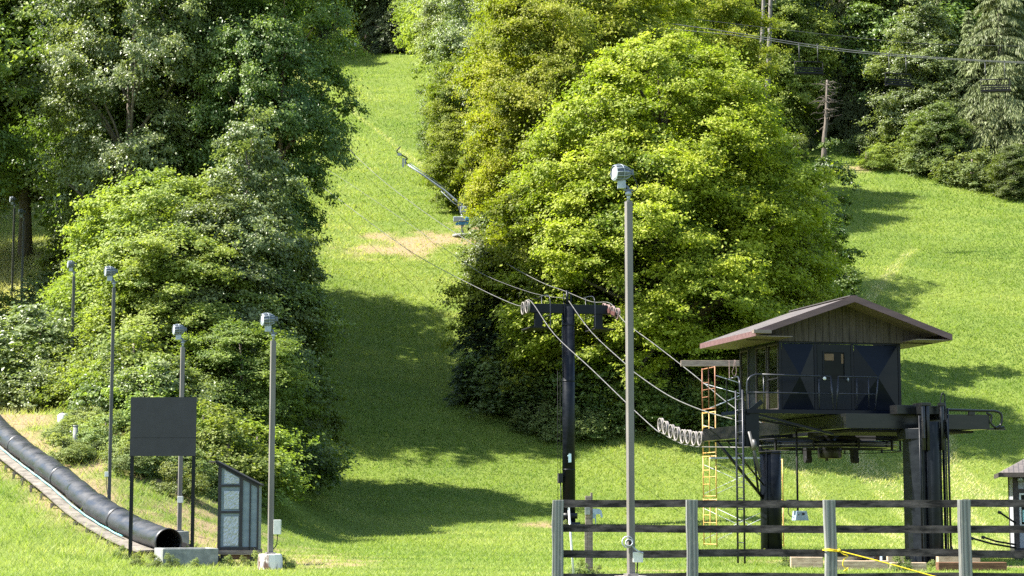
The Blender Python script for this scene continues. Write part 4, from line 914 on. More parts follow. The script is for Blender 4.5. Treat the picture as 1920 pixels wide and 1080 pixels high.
for i, (z0, z1, mt) in enumerate(((.12, 1.78, 'yellow_paint'), (1.80, 3.30, 'yellow_paint'), (3.32, 4.85, 'yellow_paint'), (4.87, 6.42, 'rust_paint'))): frame(P0, P1, z0, z1, M[mt])
for z0, z1 in ((.12, 1.65), (1.67, 3.15)): frame(Q0, Q1, z0, z1, M['yellow_paint'])
m = MB()
for a, b in ((P0, Q0), (P1, Q1)):
    for z0, z1 in ((.35, 1.45), (1.95, 3.0)):
        m.tube([(a[0], a[1], z0), (b[0], b[1], z1)], .010, 5); m.tube([(a[0], a[1], z1), (b[0], b[1], z0)], .010, 5)
for a, z0, px, z1 in ((P1, 6.1, 1400, 5.75), (P0, 5.9, 1398, 5.4), (P1, 5.0, 1400, 5.5), (P0, 4.9, 1396, 5.45), (P0, 4.4, 1400, 3.9), (P1, 4.1, 1400, 3.6)):
    m.tube([(a[0], a[1], z0), (X(px, 67.5), 67.5, z1)], .014, 5)
m.build('brace', M['galv'], sc_t)
m = MB(); m.box(P0[0] + .1, Q1[0], 66.9, 67.5, 3.16, 3.22); m.build('deck', M['galv'], sc_t)
tb = thing('timber_beam', "weathered timber beam lying across the top of the scaffold toward the hut", 'beam', (X(1277, 68), 68, 6.45), 0)
m = MB(); m.box(0, X(1480, 68) - X(1277, 68), -.08, .08, 0, .21); m.build('timber', M['plank_grey'], tb, bevel=.008)
m = MB(); m.box(2.86, 3.0, -.07, .07, -6.5, -.005); m.build('prop', M['timber_dark'], tb)
ch = thing('hanging_chain', "rusty chain slung over the end of the timber beam near the hut", 'chain', (X(1368, 67.85), 67.85, 6.45), 0)
m = MB()
for k in range(14): m.tube([(0, 0, .2 - k * .045), (0.01 * (k % 2), 0, .16 - k * .045)], .016, 5)
m.tube(smooth_pts([(.19, 0, .22), (.17, 0, 0), (.10, 0, -.22), (.19, 0, -.35), (.25, 0, -.2), (.22, 0, .2)], 5), .012, 5)
m.build('links', M['sheave_rust'], ch)
# ------------------------------------------------------------------ rail fence
FD = 34.0
fence = thing('rail_fence', "weathered four-rail wooden fence with grey posts in the foreground", 'fence', (X(1045, FD), FD, 0))
rf_ = random.Random(8)
fx = [X(p, FD) - X(1045, FD) for p in (1045, 1295, 1552, 1802, 2052, 2300)]
for i, x in enumerate(fx):
    m = MB(); n = 14; s = .098; y0 = .0
    for j in range(n):
        pass
    poly = [(-s, -s), (-s * .55, -s * 1.04), (s * .9, -s), (s, -s * .9), (s, s), (-s, s)]
    hh = 1.675 + rf_.uniform(-.012, .012); dx = rf_.uniform(-.015, .015); b = len(m.v)
    rings = [(-.4, 0), (.3, .004 * rf_.uniform(-1, 1)), (.8, .01 * rf_.uniform(-1, 1)), (1.25, .008 * rf_.uniform(-1, 1)), (hh, dx)]
    for z, o in rings:
        k = 1 + rf_.uniform(-.02, .02)
        for a, c in poly: m.v.append((x + a * k + o, c * k, z))
    q = len(poly)
    for r in range(len(rings) - 1):
        for k in range(q): m.f.append([b + r * q + k, b + r * q + (k + 1) % q, b + (r + 1) * q + (k + 1) % q, b + (r + 1) * q + k]); m.sm.append(False)
    m.f.append([b + (len(rings) - 1) * q + k for k in range(q)]); m.sm.append(False)
    m.build('post', M['post'], fence, bevel=.006)
for r_, zc in enumerate((1.61, 1.165, .74, .325)):
    for i in range(len(fx) - 1):
        m = MB(); z0 = zc + rf_.uniform(-.012, .012); z1 = zc + rf_.uniform(-.012, .012); sag = rf_.uniform(-.012, .01)
        q = 7; x0 = fx[i] + .0; x1 = fx[i + 1]
        for k in range(q):
            t0 = k / q; t1 = (k + 1) / q; f = lambda t: z0 + (z1 - z0) * t + 4 * sag * t * (1 - t)
            xa = x0 + (x1 - x0) * t0 + (.004 if k == 0 else 0); xb = x0 + (x1 - x0) * t1 - (.004 if k == q - 1 else 0)
            hgt = .066; b = len(m.v)
            if k == 0:
                for (yy, dz) in ((.105, -hgt), (.145, -hgt), (.145, hgt), (.105, hgt)): m.v.append((xa, yy, f(t0) + dz))
                m.f.append([b + 3, b + 2, b + 1, b]); m.sm.append(False); prevb = b; b = len(m.v)
            for (yy, dz) in ((.105, -hgt), (.145, -hgt), (.145, hgt), (.105, hgt)): m.v.append((xb, yy, f(t1) + dz))
            for w_ in range(4): m.f.append([prevb + w_, prevb + (w_ + 1) % 4, b + (w_ + 1) % 4, b + w_]); m.sm.append(False)
            if k == q - 1: m.f.append([b, b + 1, b + 2, b + 3]); m.sm.append(False)
            prevb = b
        m.build('rail', M['fence_rail'], fence)
# yellow rope
yr = thing('yellow_rope', "bright yellow rope knotted round a fence post and stretched to the lower right", 'rope', (X(1552, FD), FD, 0))
zr = Zp(1030, FD)
m = MB(); m.tube([(-.125, -.118, zr), (.118, -.118, zr - .02), (.12, .1, zr - .02), (-.125, .1, zr), (-.125, -.118, zr)], .012, 7)
m.tube([(-.13, -.112, zr + .025), (.12, -.114, zr + .0)], .010, 6)
m.tube(smooth_pts([(.12, -.12, zr - .01), (1.0, -.3, zr - .24), (2.0, -.5, zr - .52), (3.6, -.8, zr - .92)], 6), .011, 7)
m.tube(smooth_pts([(.13, -.12, zr - .01), (.2, -.15, zr - .07), (.28, -.14, zr - .1), (.2, -.14, zr - .17), (.19, -.14, zr - .27), (.26, -.14, zr - .33), (.2, -.14, zr - .36), (.28, -.14, zr - .3)], 5), .009, 6)
m.lathe([(0, -.03), (.03, -.02), (.03, .02), (0, .03)], 10, T(.13, -.13, zr - .005)); m.build('rope', M['rope_yellow'], yr)
# ------------------------------------------------------------------ floodlights
def lamp_parts():
    head = MB(); prof = [(.0, -.24), (.07, -.24), (.11, -.20), (.16, -.10), (.195, 0), (.20, .08), (.185, .16), (.17, .20), (.155, .20), (.150, .17), (0, .16)]
    head.lathe([(r, z) for r, z in prof], 26)
    ribs = MB()
    for k in range(13):
        a = 2 * PI * k / 13
        ribs.tube([((r + .012) * math.cos(a), (r + .012) * math.sin(a), z) for r, z in [(.10, -.21), (.16, -.10), (.195, 0), (.20, .08), (.185, .16), (.175, .205)]], .010, 4)
    for z, r in ((.02, .206), (.205, .178)):
        ribs.lathe([(r, z - .012), (r + .014, z), (r, z + .012)], 26, close=True)
    lens = MB(); lens.lathe([(0, .215), (.06, .212), (.12, .203), (.155, .19), (.155, .185), (0, .185)], 24)
    back = MB(); back.lathe([(0, -.31), (.05, -.31), (.06, -.24), (0, -.24)], 12); back.cbox((.04, 0, -.26), (.12, .14, .07))
    box = MB(); box.cbox((0, 0, -.30), (.20, .17, .19)); box.cbox((0, 0, -.19), (.12, .12, .05))
    yoke = MB(); yoke.tube(smooth_pts([(.03, .0, -.30), (.14, 0, -.36), (.17, 0, -.42), (.17, 0, -.50)], 4), .035, 8); yoke.cbox((.17, 0, -.44), (.24, .12, .04)); yoke.tube([(-.02, 0, -.2), (.12, 0, -.05)], .03, 6)
    return head, ribs, lens, back, box, yoke
def floodlight(px, D, pytop, label, w_, base, mat='pole', ebox=None, reel=False, face=(-.90, -.42, -.08), k=.78):
    p = at(px, D); zt = Zp(pytop, D) - p.z
    e = thing('floodlight', label, 'floodlight', p, 0, "square-pole floodlights along the run")
    m = MB(); m.box(-w_ / 2, w_ / 2, -w_ / 2, w_ / 2, 0.02, zt, Rm('Z', math.radians(20))); m.box(-w_ * .9, w_ * .9, -w_ * .9, w_ * .9, base, base + .04, Rm('Z', math.radians(20)))
    m.build('pole', M[mat], e, bevel=.006)
    m = MB(); m.tube([(0, 0, zt), (0, 0, zt + .14)], .03, 8); m.tube([(0, 0, zt + .10), (0, 0, zt + .17)], .055, 10); m.build('tenon', M['galv'], e)
    head, ribs, lens, back, box, yoke = lamp_parts()
    f = Vector(face).normalized(); q = f.to_track_quat('Z', 'Y').to_matrix().to_4x4()
    C = T(-.17 * k, 0, zt + .17 + .47 * k) @ q @ Matrix.Scale(k, 4)
    def bt(mb, name, mt, par, MM):
        mb.v = [tuple(MM @ Vector(v)) for v in mb.v]; return mb.build(name, mt, par)
    hd = bt(head, 'lamp_head', M['lamp_grey'], e, C); bt(ribs, 'cooling_rib', M['lamp_rib'], hd, C); bt(lens, 'lens', M['lens'], hd, C); bt(back, 'cap', M['lamp_grey'], hd, C)
    D2 = T(-.17 * k, 0, zt + .17 + .47 * k) @ Matrix.Scale(k, 4)
    bt(box, 'ballast_box', M['lamp_rib'], e, D2); bt(yoke, 'bracket', M['lamp_grey'], e, D2)
    m = MB(); m.tube(smooth_pts([(.07 * k, .05, zt + .17 + .49 * k), (.16 * k, .05, zt + .17 + .33 * k), (.23 * k, .03, zt + .17 + .11 * k), (.06, 0, zt + .15)], 5), .010, 5); m.build('cable', M['rubber'], e)
    if base > .1:
        m = MB(); k = .30 if D < 60 else .28
        m.lathe([(0, -.3), (k, -.3), (k * 1.02, base * .5), (k * .97, base), (0, base)], 12, smooth=False)
        m.build('footing', M['white_stained'] if D < 55 else M['concrete'], e, bevel=.02)
    if ebox:
        m = MB(); x0, z0, a, b = ebox; m.cbox((x0, -w_ * .2, z0), (a, .14, b)); m.build('electric_box', M['cream'], e, bevel=.008)
        m = MB(); m.tube(smooth_pts([(x0, 0, z0 - b / 2), (x0 - .02, .02, z0 - b / 2 - .25), (.05, 0, base + .1)], 5), .012, 5); m.build('wire', M['rubber'], e)
    if reel:
        m = MB(); m.lathe([(.08, -.05), (.10, -.05), (.10, .05), (.08, .05)], 20, T(-.06, -.10, reel) @ Rm('X', PI / 2), close=True); m.lathe([(.05, -.04), (.065, -.04), (.065, .04), (.05, .04)], 16, T(-.04, -.15, reel - .02) @ Rm('X', 1.2), close=True)
        m.tube(smooth_pts([(0, -.12, reel - .05), (.08, -.14, reel - .13), (.2, -.14, reel - .19)], 4), .014, 6); m.build('cable_coil', M['galv'], e)
    return e
floodlight(1181, 32, 375, "tall grey square-pole floodlight standing in front of the wooden fence", .107, .42, ebox=(.11, Zp(1043, 32), .17, .17), reel=Zp(1015, 32), k=.68)
floodlight(511, 48, 640, "floodlight on a stained white concrete footing right of the grey kiosk", .125, .38, ebox=(.17, Zp(987, 48), .18, .36))
floodlight(341, 58, 652, "floodlight whose pole passes behind the black signboard", .12, .42, ebox=(.02, Zp(960, 58), .16, .2))
floodlight(209, 61, 540, "floodlight half covered by leaves, left of the black signboard", .10, .05, 'pole_dark', ebox=(-.08, 1.35, .12, .16))
floodlight(133, 84, 518, "floodlight on a dark pole above the silvery shrubs", .12, .05, 'pole_dark', ebox=(.05, 1.0, .3, .4))
floodlight(35, 106, 413, "nearer of the two floodlights high on the far left slope", .12, .05, 'pole_dark')
floodlight(17, 112, 388, "farther of the two floodlights high on the far left slope", .12, .05, 'pole_dark')
# ------------------------------------------------------------------ signboard
D = 52.6; e = thing('signboard', "blank black painted signboard on two thin black posts", 'sign', at(307, D))
x0, x1 = X(246, D) - X(307, D), X(369, D) - X(307, D); g = h(X(307, D), D); za_, zb_ = Zp(856, D) - g, Zp(746, D) - g; zm = Zp(822, D) - g
m = MB(); m.box(x0, x1, -.03, 0, zm + .004, zb_); m.box(x0, x1, -.034, 0, za_, zm - .004); m.box(x0 + .02, x1 - .02, .001, .05, zm - .04, zm + .04); m.build('board', M['sign_black'], e)
for px in (250, 365):
    xx = X(px, D) - X(307, D); m = MB(); m.box(xx - .045, xx + .045, .005, .095, -.4, zb_ - .02); m.build('post', M['black_paint'], e)
# concrete pit
e = thing('concrete_pit', "low grey concrete box with a dark grate at the tunnel's lower mouth", 'concrete box', (X(311, 50.0), 50.0, h(X(311, 50), 50)), math.radians(20))
m = MB(); L, W, Hh = 1.45, 1.3, .46
m.box(0, L, 0, .12, -.3, Hh); m.box(0, L, W - .12, W, -.3, Hh); m.box(0, .12, .12, W - .12, -.3, Hh); m.box(L - .12, L, .12, W - .12, -.3, Hh); m.build('wall', M['concrete'], e, bevel=.015)
m = MB()
for k in range(16): m.box(.13 + k * .075, .16 + k * .075, .125, W - .125, Hh - .10, Hh - .03)
m.box(.125, L - .125, .6, .64, Hh - .13, Hh - .101); m.build('grate', M['rubber'], e)
# kiosk
D = 51.0; gx0 = X(414, D); e = thing('kiosk', "narrow blue-grey kiosk with slanting roof and foil-covered panes", 'kiosk', (gx0, D, h(gx0, D)), math.radians(3))
k = 3600 / D; g = h(gx0, D); zb_ = Zp(1030, D) - g; zl = Zp(868, D) - g; zr_ = Zp(909, D) - g; wd = (488 - 414) / k; dp = 1.15
top = lambda x: zl + (zr_ - zl) * x / wd
m = MB(); m.prism([(0.02, zb_), (wd - .02, zb_), (wd - .02, top(wd - .02) - .01), (0.02, top(.02) - .01)], .03, dp, XZ()); m.build('wall', M['kiosk_grey'], e)
m = MB()
for a, b in ((0, .05), (.54, .62), (.80, .835), (wd - .05, wd)): m.prism([(a, zb_), (b, zb_), (b, top(b) - .02), (a, top(a) - .02)], 0, .028, XZ())
m.box(.05, .54, 0, .027, zb_, zb_ + .08); m.box(.62, wd - .05, 0, .027, zb_, zb_ + .08)
for py in (911, 960): z = Zp(py, D) - g; m.box(.05, .54, 0, .027, z - .03, z + .03)
for a, b in ((.05, .54), (.62, .80), (.835, wd - .05)): m.prism([(a, top(a) - .10), (b, top(b) - .10), (b, top(b) - .02), (a, top(a) - .02)], 0.001, .027, XZ())
m.box(-.03, -.001, 0, dp, zb_, zl - .03); m.build('trim', M['kiosk_frame'], e)
for py0, py1 in ((882, 907), (921, 954), (968, 1022)):
    z1, z0 = Zp(py0, D) - g, Zp(py1, D) - g; m = MB(); n = 14; vs = []; fs = []; rs = random.Random(py0)
    zt_ = lambda x: min(z1, top(x) - .12)
    for j in range(n + 1):
        for i in range(n + 1):
            x = .13 + .39 * i / n; zz = z0 + (zt_(x) - z0) * j / n
            vs.append((x, .018 - rs.uniform(0, .014), zz))
    for j in range(n):
        for i in range(n): q = j * (n + 1) + i; fs.append((q, q + 1, q + n + 2, q + n + 1))
    m.add(vs, fs, False); m.build('foil_pane', M['foil'], e)
m = MB(); m.prism([(-.10, zl - .02), (wd + .04, top(wd + .04) - .01), (wd + .04, top(wd + .04) + .03), (-.10, zl + .055)], -.06, dp + .1, XZ()); m.build('roof', M['matte_black'], e)
m = MB(); m.box(-.3, -.09, .2, .9, zl + .01, zl + .05); m.build('roof_flap', M['plank_grey'], e)
m = MB(); m.box(-.02, wd + .02, -.02, dp, zb_ - .12, zb_ - .005); m.build('sill', M['plank_grey'], e)
m = MB(); m.box(.18, wd - .22, .05, .12, zb_ - .25, zb_ - .125); m.build('skirt', M['timber_dark'], e)
for a in (.05, wd - .22): m = MB(); m.box(a, a + .12, .03, .15, -.2, zb_ - .125); m.box(a + .02, a + .12, .9, 1.0, -.2, zb_ - .125); m.build('leg', M['kiosk_frame'], e)
m = MB(); m.tube([(.02, -.03, zb_ - .14), (.02, -.03, .02)], .03, 6); m.cbox((.1, -.02, .1), (.1, .1, .2)); m.build('cable_box', M['rubber'], e)
# ------------------------------------------------------------------ covered tunnel with its walkway
e = thing('tunnel_tube', "long black plastic tunnel tube descending the bank with a pale board walkway", 'tunnel', at(322, 54)); O = at(322, 54)
path = smooth_pts([Vector((X(a, d), d, 0)) for a, d in PATH], 10)
path = [Vector((p.x, p.y, h(p.x, p.y))) for p in path]
def off(i, s, up):
    d = path[min(i + 1, len(path) - 1)] - path[max(i - 1, 0)]; d.z = 0; d.normalize(); n_ = Vector((d.y, -d.x, 0))
    p = path[i] + n_ * s; return Vector((p.x, p.y, path[i].z + up)) - O
cen = [off(i, 0, .42) for i in range(len(path))]
acc = [0.0]
for a, b in zip(cen[:-1], cen[1:]): acc.append(acc[-1] + (b - a).length)
def along(s):
    for i in range(len(acc) - 1):
        if acc[i + 1] >= s: return cen[i].lerp(cen[i + 1], (s - acc[i]) / (acc[i + 1] - acc[i]))
    return cen[-1]
SEG = 2.35; nseg = int(acc[-1] / SEG)
for j in range(nseg):
    m = MB(); s0, s1 = j * SEG, (j + 1) * SEG + .10; pts = []; rs_ = []; bigger = .02 if (j % 3 == 2) else 0.0
    q = 14
    for k in range(q + 1):
        t = k / q; s = s0 + (s1 - s0) * t; pts.append(along(s)); r = .355 + bigger + .04 * t
        if k in (0, 1): r += .03
        if k == q // 2: r += .008
        rs_.append(r)
    m.tube(pts, rs_, 30, caps=False)
    o = m.build('tube_section', M['pipe_black'], e)
    md = o.modifiers.new("wall", 'SOLIDIFY'); md.thickness = .022; md.offset = -1
for s in (-1, 1):
    pass
m = MB()
for i in range(len(path) - 1):                        # pale boards on the near side, outer side faces the lawn
    a0, a1, b0, b1 = off(i, -.86, .10), off(i, -.38, .12), off(i + 1, -.86, .10), off(i + 1, -.38, .12)
    lift = .10
    for q_ in (a0, a1, b0, b1): q_.z += lift
    bo = len(m.v); dz = Vector((0, 0, -.05))
    for q_ in (a0, a1, b1, b0): m.v.append(tuple(q_))
    for q_ in (a0, a1, b1, b0): m.v.append(tuple(q_ + dz))
    for f_ in ((0, 1, 2, 3), (7, 6, 5, 4), (0, 4, 5, 1), (3, 2, 6, 7), (0, 3, 7, 4), (1, 5, 6, 2)): m.f.append([bo + w_ for w_ in f_]); m.sm.append(False)
m.build('walkway', M['belt'], e)
for i in range(2, len(path) - 1, 3):
    m = MB()
    for s in (-.95, .5): p = off(i, s, .17); m.box(p.x - .04, p.x + .04, p.y - .04, p.y + .04, p.z - .6, p.z - .01)
    a = off(i, -.95, .10); b = off(i, .5, .10); m.beam(a, b, .09, .09); m.build('support', M['plank_grey'], e)
m = MB(); m.tube([off(i, -.55, .30 + .01 * math.sin(i * 1.7)) for i in range(8, len(path))], .02, 6); m.build('side_rope', M['pale_trim'], e)
m = MB()
for i in range(len(path) - 1):
    a0, b0 = off(i, .62, .28), off(i + 1, .62, .28); m.beam(a0, b0 , .04, .16)
m.build('far_board', M['matte_black'], e)
# hydrants by the tunnel
def hydrant(px, D, ht, r, label, mat):
    e = thing('pipe_post', label, 'post', at(px, D)); m = MB(); m.tube([(0, 0, -.2), (0.03, 0, ht)], r, 12); m.tube([(0.03, 0, ht), (.03, 0, ht + .05)], r * 1.15, 12); m.build('pipe', mat, e)
    m = MB(); m.tube([(-r * 1.2, -.02, ht * .8), (-r * 1.9, -.02, ht * .8)], .03, 8); m.build('valve', M['galv'], e)
hydrant(142, 71.5, .95, .09, "short grey-green pipe post beside the tunnel tube", M['concrete'])
e = thing('barrel', "small white drum half hidden under the silvery shrub", 'drum', at(119, 76)); m = MB(); m.lathe([(0, 0), (.2, 0), (.22, .1), (.21, .45), (.12, .55), (0, .56)], 14); m.build('drum', M['cream'], e); m = MB(); m.lathe([(.05, .55), (.05, .60), (0, .60)], 8); m.build('lid', M['rubber'], e)
# ------------------------------------------------------------------ posts behind the fence
D = 44; e = thing('gate_post', "weathered wooden post with a grey junction box and lever behind the fence", 'post', at(1102, D)); k = 3600 / D; g = h(X(1102, D), D)
m = MB(); m.box(-.07, .07, -.06, .06, -.3, Zp(930, D) - g); m.box(.05, .10, -.05, .05, .1, Zp(924, D) - g); m.box(-.09, -.03, -.08, -.065, .5, 1.1); m.build('post', M['plank_grey'], e, bevel=.006)
m = MB(); m.cbox((-.02, -.11, Zp(958, D) - g), (.12, .09, .17)); m.build('junction_box', M['concrete'], e, bevel=.006)
m = MB(); z = Zp(962, D) - g; m.prism([(.10, z - .12), (.16, z - .12), (.18, z - .02), (.26, z - .02), (.29, z - .1), (.33, z - .09), (.30, z + .06), (.24, z + .1), (.10, z + .1)], -.06, -.02, XZ()); m.tube([(.16, -.04, z - .1), (.17, -.04, z - .3)], .012, 6); m.build('lever', M['gun_grey'], e)
D = 42; e = thing('pipe_stake', "thin white pipe stake leaning behind the first fence post", 'stake', at(1069, D)); g = h(X(1069, D), D); m = MB(); m.tube([(.08, 0, -.2), (-.04, 0, Zp(950, D) - g)], .024, 8); m.build('stake', M['cream'], e)
m = MB(); m.cbox((-.06, 0, Zp(949, D) - g), (.10, .06, .05)); m.build('clip', M['cream'], e)
# timbers round the front column
def timber(px0, px1, D, z0, z1, label, mat, dp=.25, rz=0.0, group=None, tall=0.0):
    x0 = X(px0, D); x1 = X(px1, D); e = thing('timber', label, 'timber', (x0, D, h(x0, D)), rz, group); m = MB(); m.box(0, x1 - x0, 0, dp, z0, z1)
    m.build('block', M[mat], e, bevel=.012); return e
timber(1478, 1537, 49.2, -.1, .27, "short pale timber block with a brown top, left of the second-to-right fence post", 'timber', .3, -.06)
timber(1545, 1660, 47.6, -.1, .22, "long pale timber lying in front of the black cable heap", 'timber', .3)
timber(1558, 1604, 51.6, -.05, .36, "pale sleeper end behind the black cable heap", 'timber', .25)
timber(1604, 1656, 51.4, -.05, .30, "brown sleeper lying end-on beside the pale one", 'timber_dark', .25)
timber(1658, 1688, 49.6, -.05, .40, "upright pale block touching the left side of the front column", 'timber', .2)
timber(1664, 1730, 46.8, -.1, .20, "pale timber in front of the big column's foot", 'timber', .25)
timber(1752, 1830, 49.8, -.1, .30, "pale timber behind the right-hand fence post", 'timber', .3)
timber(1752, 1880, 47.0, -.1, .20, "dark brown timber lying right of the front column", 'timber_dark', .3, .03)
e = thing('cable_heap', "tangled heap of black cable between the timbers", 'cable', at(1608, 49.3)); m = MB(); rs = random.Random(4)
pts = [Vector((rs.uniform(-.35, .4), rs.uniform(-.2, .2), .12 + rs.uniform(0, .17))) for _ in range(22)]; m.tube(smooth_pts(pts, 6), .018, 6); m.build('cable', M['rubber'], e)
m = MB(); m.cbox((0, 0, .06), (.7, .4, .12)); m.build('mat', M['rubber'], e)
e = thing('plastic_box', "black and grey box standing on the timbers near the front column", 'box', at(1657, 50.2)); m = MB(); m.box(-.14, .1, 0, .3, .0, .40); m.build('body', M['gun_grey'], e, bevel=.02); m = MB(); m.box(-.13, .09, -.02, -.002, .1, .33); m.build('opening', M['rubber'], e)
# ------------------------------------------------------------------ small building at the right edge
D = 56.0; bx = X(1896, D); e = thing('ticket_hut', "small white-panelled hut with brown trim cut off by the right edge", 'hut', (bx, D, h(bx, D)), math.radians(-12)); g = h(bx, D)
k = 3600 / D; W, Dp, Ht = 3.6, 3.2, Zp(889, D) - g
m = MB(); m.box(0, W, 0, Dp, .35, Ht); m.build('wall', M['stucco'], e)
m = MB()
for a, b in ((-.01, .12), (.30, .42), (1.30, 1.42), (1.7, 1.8)): m.box(a, b, -.03, -.002, .35, Ht)
for py0, py1 in ((917, 928), (988, 994), (1036, 1041)): m.box(.12, W, -.026, -.002, Zp(py1, D) - g, Zp(py0, D) - g)
m.box(-.03, -.002, -.03, .12, .35, Ht); m.build('trim', M['brown_trim'], e)
m = MB(); m.box(-.03, -.002, Dp - .12, Dp, .35, Ht); m.build('corner_board', M['brown_trim'], e)
m = MB(); m.box(-.02, W + .02, -.025, Dp, -.3, .345); m.build('plinth', M['kiosk_frame'], e)
m = MB(); z0, z1 = Zp(986, D) - g, Zp(925, D) - g
m.box(.14, .19, -.045, -.031, z0, z1); m.box(1.25, 1.30, -.045, -.031, z0, z1); m.box(.19, 1.25, -.045, -.031, z1 - .05, z1); m.box(.19, 1.25, -.045, -.031, z0, z0 + .05); m.box(.19, 1.25, -.042, -.031, Zp(943, D) - g, Zp(940, D) - g); wf = m.build('window', M['cream'], e)
m = MB(); m.box(.19, 1.25, -.034, -.028, z0 + .05, z1 - .05); m.build('pane', M['glass_dark'], wf)
m = MB(); m.box(.22, .34, -.046, -.036, Zp(978, D) - g, Zp(956, D) - g); sg = m.build('notice', M['green_sign'], wf)
m = MB()
for i_ in range(4): z = Zp(959.5 + i_ * 4.6, D) - g; m.box(.245, .315, -.050, -.047, z - .02, z)
m.build('lettering', M['stucco'], sg)
m = MB(); oh = .40; EZ2 = Ht + .03; RZ2 = EZ2 + 1.25
v = [(-oh, -oh, EZ2), (W + oh, -oh, EZ2), (W + oh, Dp + oh, EZ2), (-oh, Dp + oh, EZ2), (1.9, Dp / 2, RZ2), (W - 1.0, Dp / 2, RZ2)]
m.add(v, [(0, 1, 5, 4), (1, 2, 5), (2, 3, 4, 5), (3, 0, 4), (3, 2, 1, 0)]); rf = m.build('roof', M['shingle_grey'], e)
m = MB(); m.box(-oh - .02, W + oh, -oh - .03, -oh - .002, EZ2 - .13, EZ2); m.box(-oh - .03, -oh - .002, -oh, Dp + oh, EZ2 - .13, EZ2); m.box(-oh, W + oh, -oh, Dp + oh, EZ2 - .03, EZ2 - .004); m.build('fascia', M['brown_trim'], rf)
for q_ in (.16, .38):
    m = MB(); m.tube([(q_, -.03, Ht - .1), (q_, -.14, Ht - .12)], .02, 6); m.lathe([(0, -.07), (.05, -.07), (.08, .07), (0, .07)], 12, T(q_ + .02, -.2, Ht - .16) @ Rm('Y', 1.2) @ Rm('X', .5)); m.build('spotlight', M['galv'], e)
def arm(pts, label):
    P = [Vector((X(a, d), d, Zp(b, d))) for a, b, d in pts]; o = P[-1]; e = thing('barrier_arm', label, 'barrier', o)
    m = MB(); m.tube([p - o for p in P], .028, 8); m.build('bar', M['matte_black'], e); m = MB(); m.tube([P[0] - o - Vector((.04, 0, 0)), P[0] - o + Vector((.04, 0, -.02))], .045, 8); m.build('tip', M['rubber'], e)
arm([(1868, 960, 55), (1882, 970, 55.3), (1897, 980, 55.9)], "upper black barrier arm sticking out of the white-panelled hut")
arm([(1836, 1006, 54.5), (1860, 1014, 55), (1896, 1020, 55.9)], "shorter of the two low black barrier arms beside the white-panelled hut")
arm([(1815, 1008, 54), (1850, 1018, 54.6), (1896, 1026, 55.9)], "longer of the two low black barrier arms beside the white-panelled hut")
# ------------------------------------------------------------------ snow gun
D = 144; b0 = at(866, D); k = 3600 / D; e = thing('snow_gun', "blue-grey snowmaking lance with a long slanting pipe beside the trees", 'snow gun', b0)
q = lambda a, b, y=0: Vector(((a - 866) / k, y, (443 - b) / k))
m = MB(); m.lathe([(0, -.1), (.75, -.1), (.75, .12), (.3, .2), (0, .2)], 20); m.cbox((.7, -.3, .0), (.5, .3, .25)); m.build('base', M['concrete'], e)
m = MB(); m.tube([q(866, 443), q(866, 398)], .11, 12); m.build('post', M['galv'], e)
m = MB(); m.cbox(q(862, 411), (1.05, .5, .38)); m.cbox(q(868, 393), (.5, .4, .5)); m.build('housing', M['lamp_rib'], e, bevel=.04)
m = MB(); m.cbox(q(867, 419), (1.1, .45, .22)); m.cbox(q(876, 411, -.05), (.34, .5, .24)); m.build('valve_block', M['blue_paint'], e, bevel=.03)
m = MB(); m.tube([q(872, 388), q(855, 376), q(830, 354), q(790, 325), q(762, 306)], [.10, .09, .08, .07, .07], 8); m.tube([q(872, 392), q(850, 380), q(825, 356)], .04, 6); m.tube([q(835, 352), q(790, 320), q(765, 303)], .03, 6); m.build('lance', M['lamp_rib'], e)
m = MB(); m.tube(smooth_pts([q(762, 306), q(757, 298), q(761, 294), q(750, 287), q(743, 283), q(741, 279), q(748, 271)], 4), .05, 6); m.build('hose', M['rubber'], e)
m = MB(); m.cbox(q(753, 302), (.12, .12, .7)); m.cbox(q(757, 300), (.1, .1, .5)); m.cbox(q(746, 286), (.3, .15, .2)); m.build('nozzle', M['lamp_rib'], e)
m = MB(); m.tube([q(862, 398), q(858, 384)], .04, 6); m.tube([q(858, 384), q(868, 392)], .04, 6); m.build('hinge', M['lamp_grey'], e)
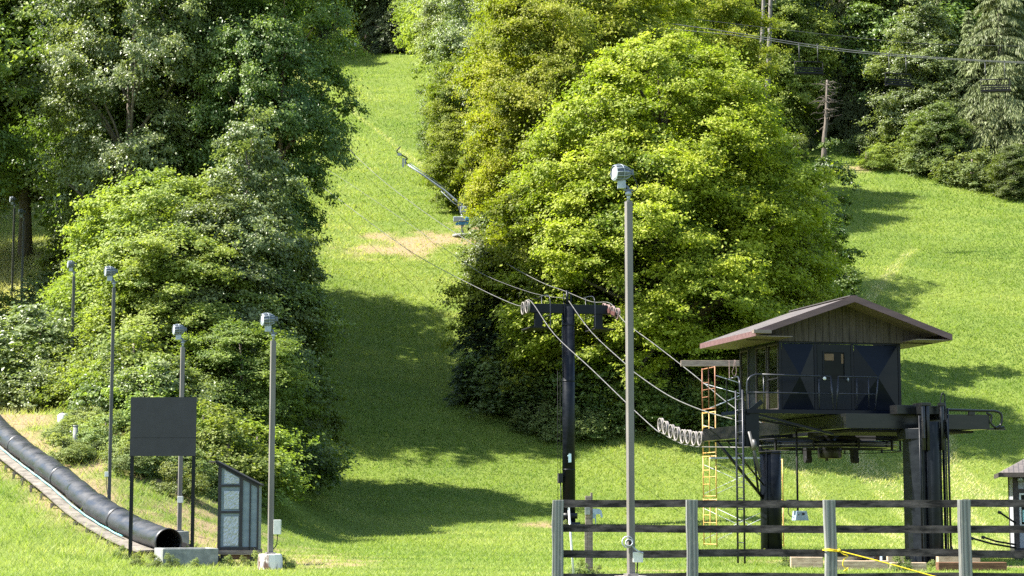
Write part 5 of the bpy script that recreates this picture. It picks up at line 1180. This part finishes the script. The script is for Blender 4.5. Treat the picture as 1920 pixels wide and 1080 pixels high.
# ------------------------------------------------------------------ second lift behind the big maple
def span(pts, r, label, D0, mat='cable'):
    e = thing('lift_cable', label, 'cable', (X(1600, D0), D0, Zp(90, D0))); o = e.location
    m = MB(); m.tube(smooth_pts([Vector((X(a, D0), D0, Zp(b, D0))) - Vector(o) for a, b in pts], 6), r, 6); m.build('rope', M[mat], e)
span([(1180, 18), (1385, 48), (1560, 76), (1700, 91), (1920, 105), (2200, 112)], .035, "upper strand of the pale lift cable crossing in front of the right forest", 140)
span([(1180, 34), (1385, 53), (1560, 80), (1700, 94), (1920, 107), (2200, 118)], .030, "lower strand of the pale lift cable crossing in front of the right forest", 137)
span([(1300, 20), (1480, 42), (1660, 62), (1760, 70), (1920, 74), (2200, 80)], .020, "thin dark cable above the pale lift cables over the right forest", 146, 'cable_dark')
def chair(px, py, label, rz, D=139.0):
    e = thing('lift_chair', label, 'lift chair', (X(px, D), D, Zp(py, D)), rz, "chairs on the second lift")
    for s in (-.7, .7):
        m = MB(); m.tube([(s, 0, 0), (s, 0, -1.35)], .03, 6); m.cbox((s, 0, -.02), (.1, .2, .1)); m.build('hanger', M['cable_dark'], e)
    m = MB(); m.tube([(-1.05, 0, -1.35), (1.05, 0, -1.35)], .045, 6)
    for s in (-1.05, 1.05): m.tube(smooth_pts([(s, 0, -1.35), (s, -.1, -1.8), (s, 0, -2.3), (s, -.5, -2.35)], 3), .03, 6)
    m.build('frame', M['matte_black'], e)
    m = MB()
    for j in range(4): m.box(-1.03, 1.03, -.5 + j * .13, -.42 + j * .13, -2.33, -2.29)
    m.build('seat', M['matte_black'], e)
    m = MB()
    for j in range(3): m.box(-1.03, 1.03, .02, .05, -2.18 + j * .17, -2.08 + j * .17)
    m.build('backrest', M['matte_black'], e)
chair(1527, 70, "hanging quad chair in front of the dead grey trunk", .1); chair(1697, 93, "hanging quad chair in front of the pale-leaved tree", .3); chair(1883, 104, "hanging quad chair in front of the drooping spruce at the right edge", -.15)
# ------------------------------------------------------------------ small far things
D = 169; e = thing('wooden_stake', "leaning wooden stake braced on the forest edge of the right lawn", 'stake', at(1638, D)); m = MB(); m.beam((0, 0, -.2), (-.15, 0, 1.5), .22, .2, (0, 1, 0)); m.build('stake', M['plank_grey'], e); m = MB(); m.beam((-.6, 0, -.1), (-.2, 0, 1.2), .08, .08, (0, 1, 0)); m.build('brace', M['plank_grey'], e)
for px, hgt, lb in ((648, 1.5, "left of two small posts at the very top of the run"), (660, 1.8, "right of two small posts at the very top of the run")):
    e = thing('marker_post', lb, 'post', at(px, 238)); m = MB(); m.box(-.08, .08, -.08, .08, -.2, hgt); m.build('post', M['plank_grey'], e); m = MB(); m.box(-.14, .14, -.1, -.081, hgt - .5, hgt - .1); m.build('plate', M['cream'], e)

# weeds at the feet of things
rq = random.Random(12)
for px, D in ((262, 50.5), (295, 49.7), (325, 49.4), (372, 49.6), (404, 50.6), (432, 50.6), (462, 50.6), (488, 50.6), (540, 48.2), (232, 53), (360, 54.2), (1086, 43.8), (1118, 43.9), (1060, 83.9), (1040, 84), (1680, 46.6), (1742, 48.6), (1470, 50), (1430, 60.6)):
    plant('bush_weed', px, D, "tuft of untrimmed weeds at the foot of a post or box", hgt=rq.uniform(.22, .42), wid=.8, group="tufts at the feet of posts and boxes")
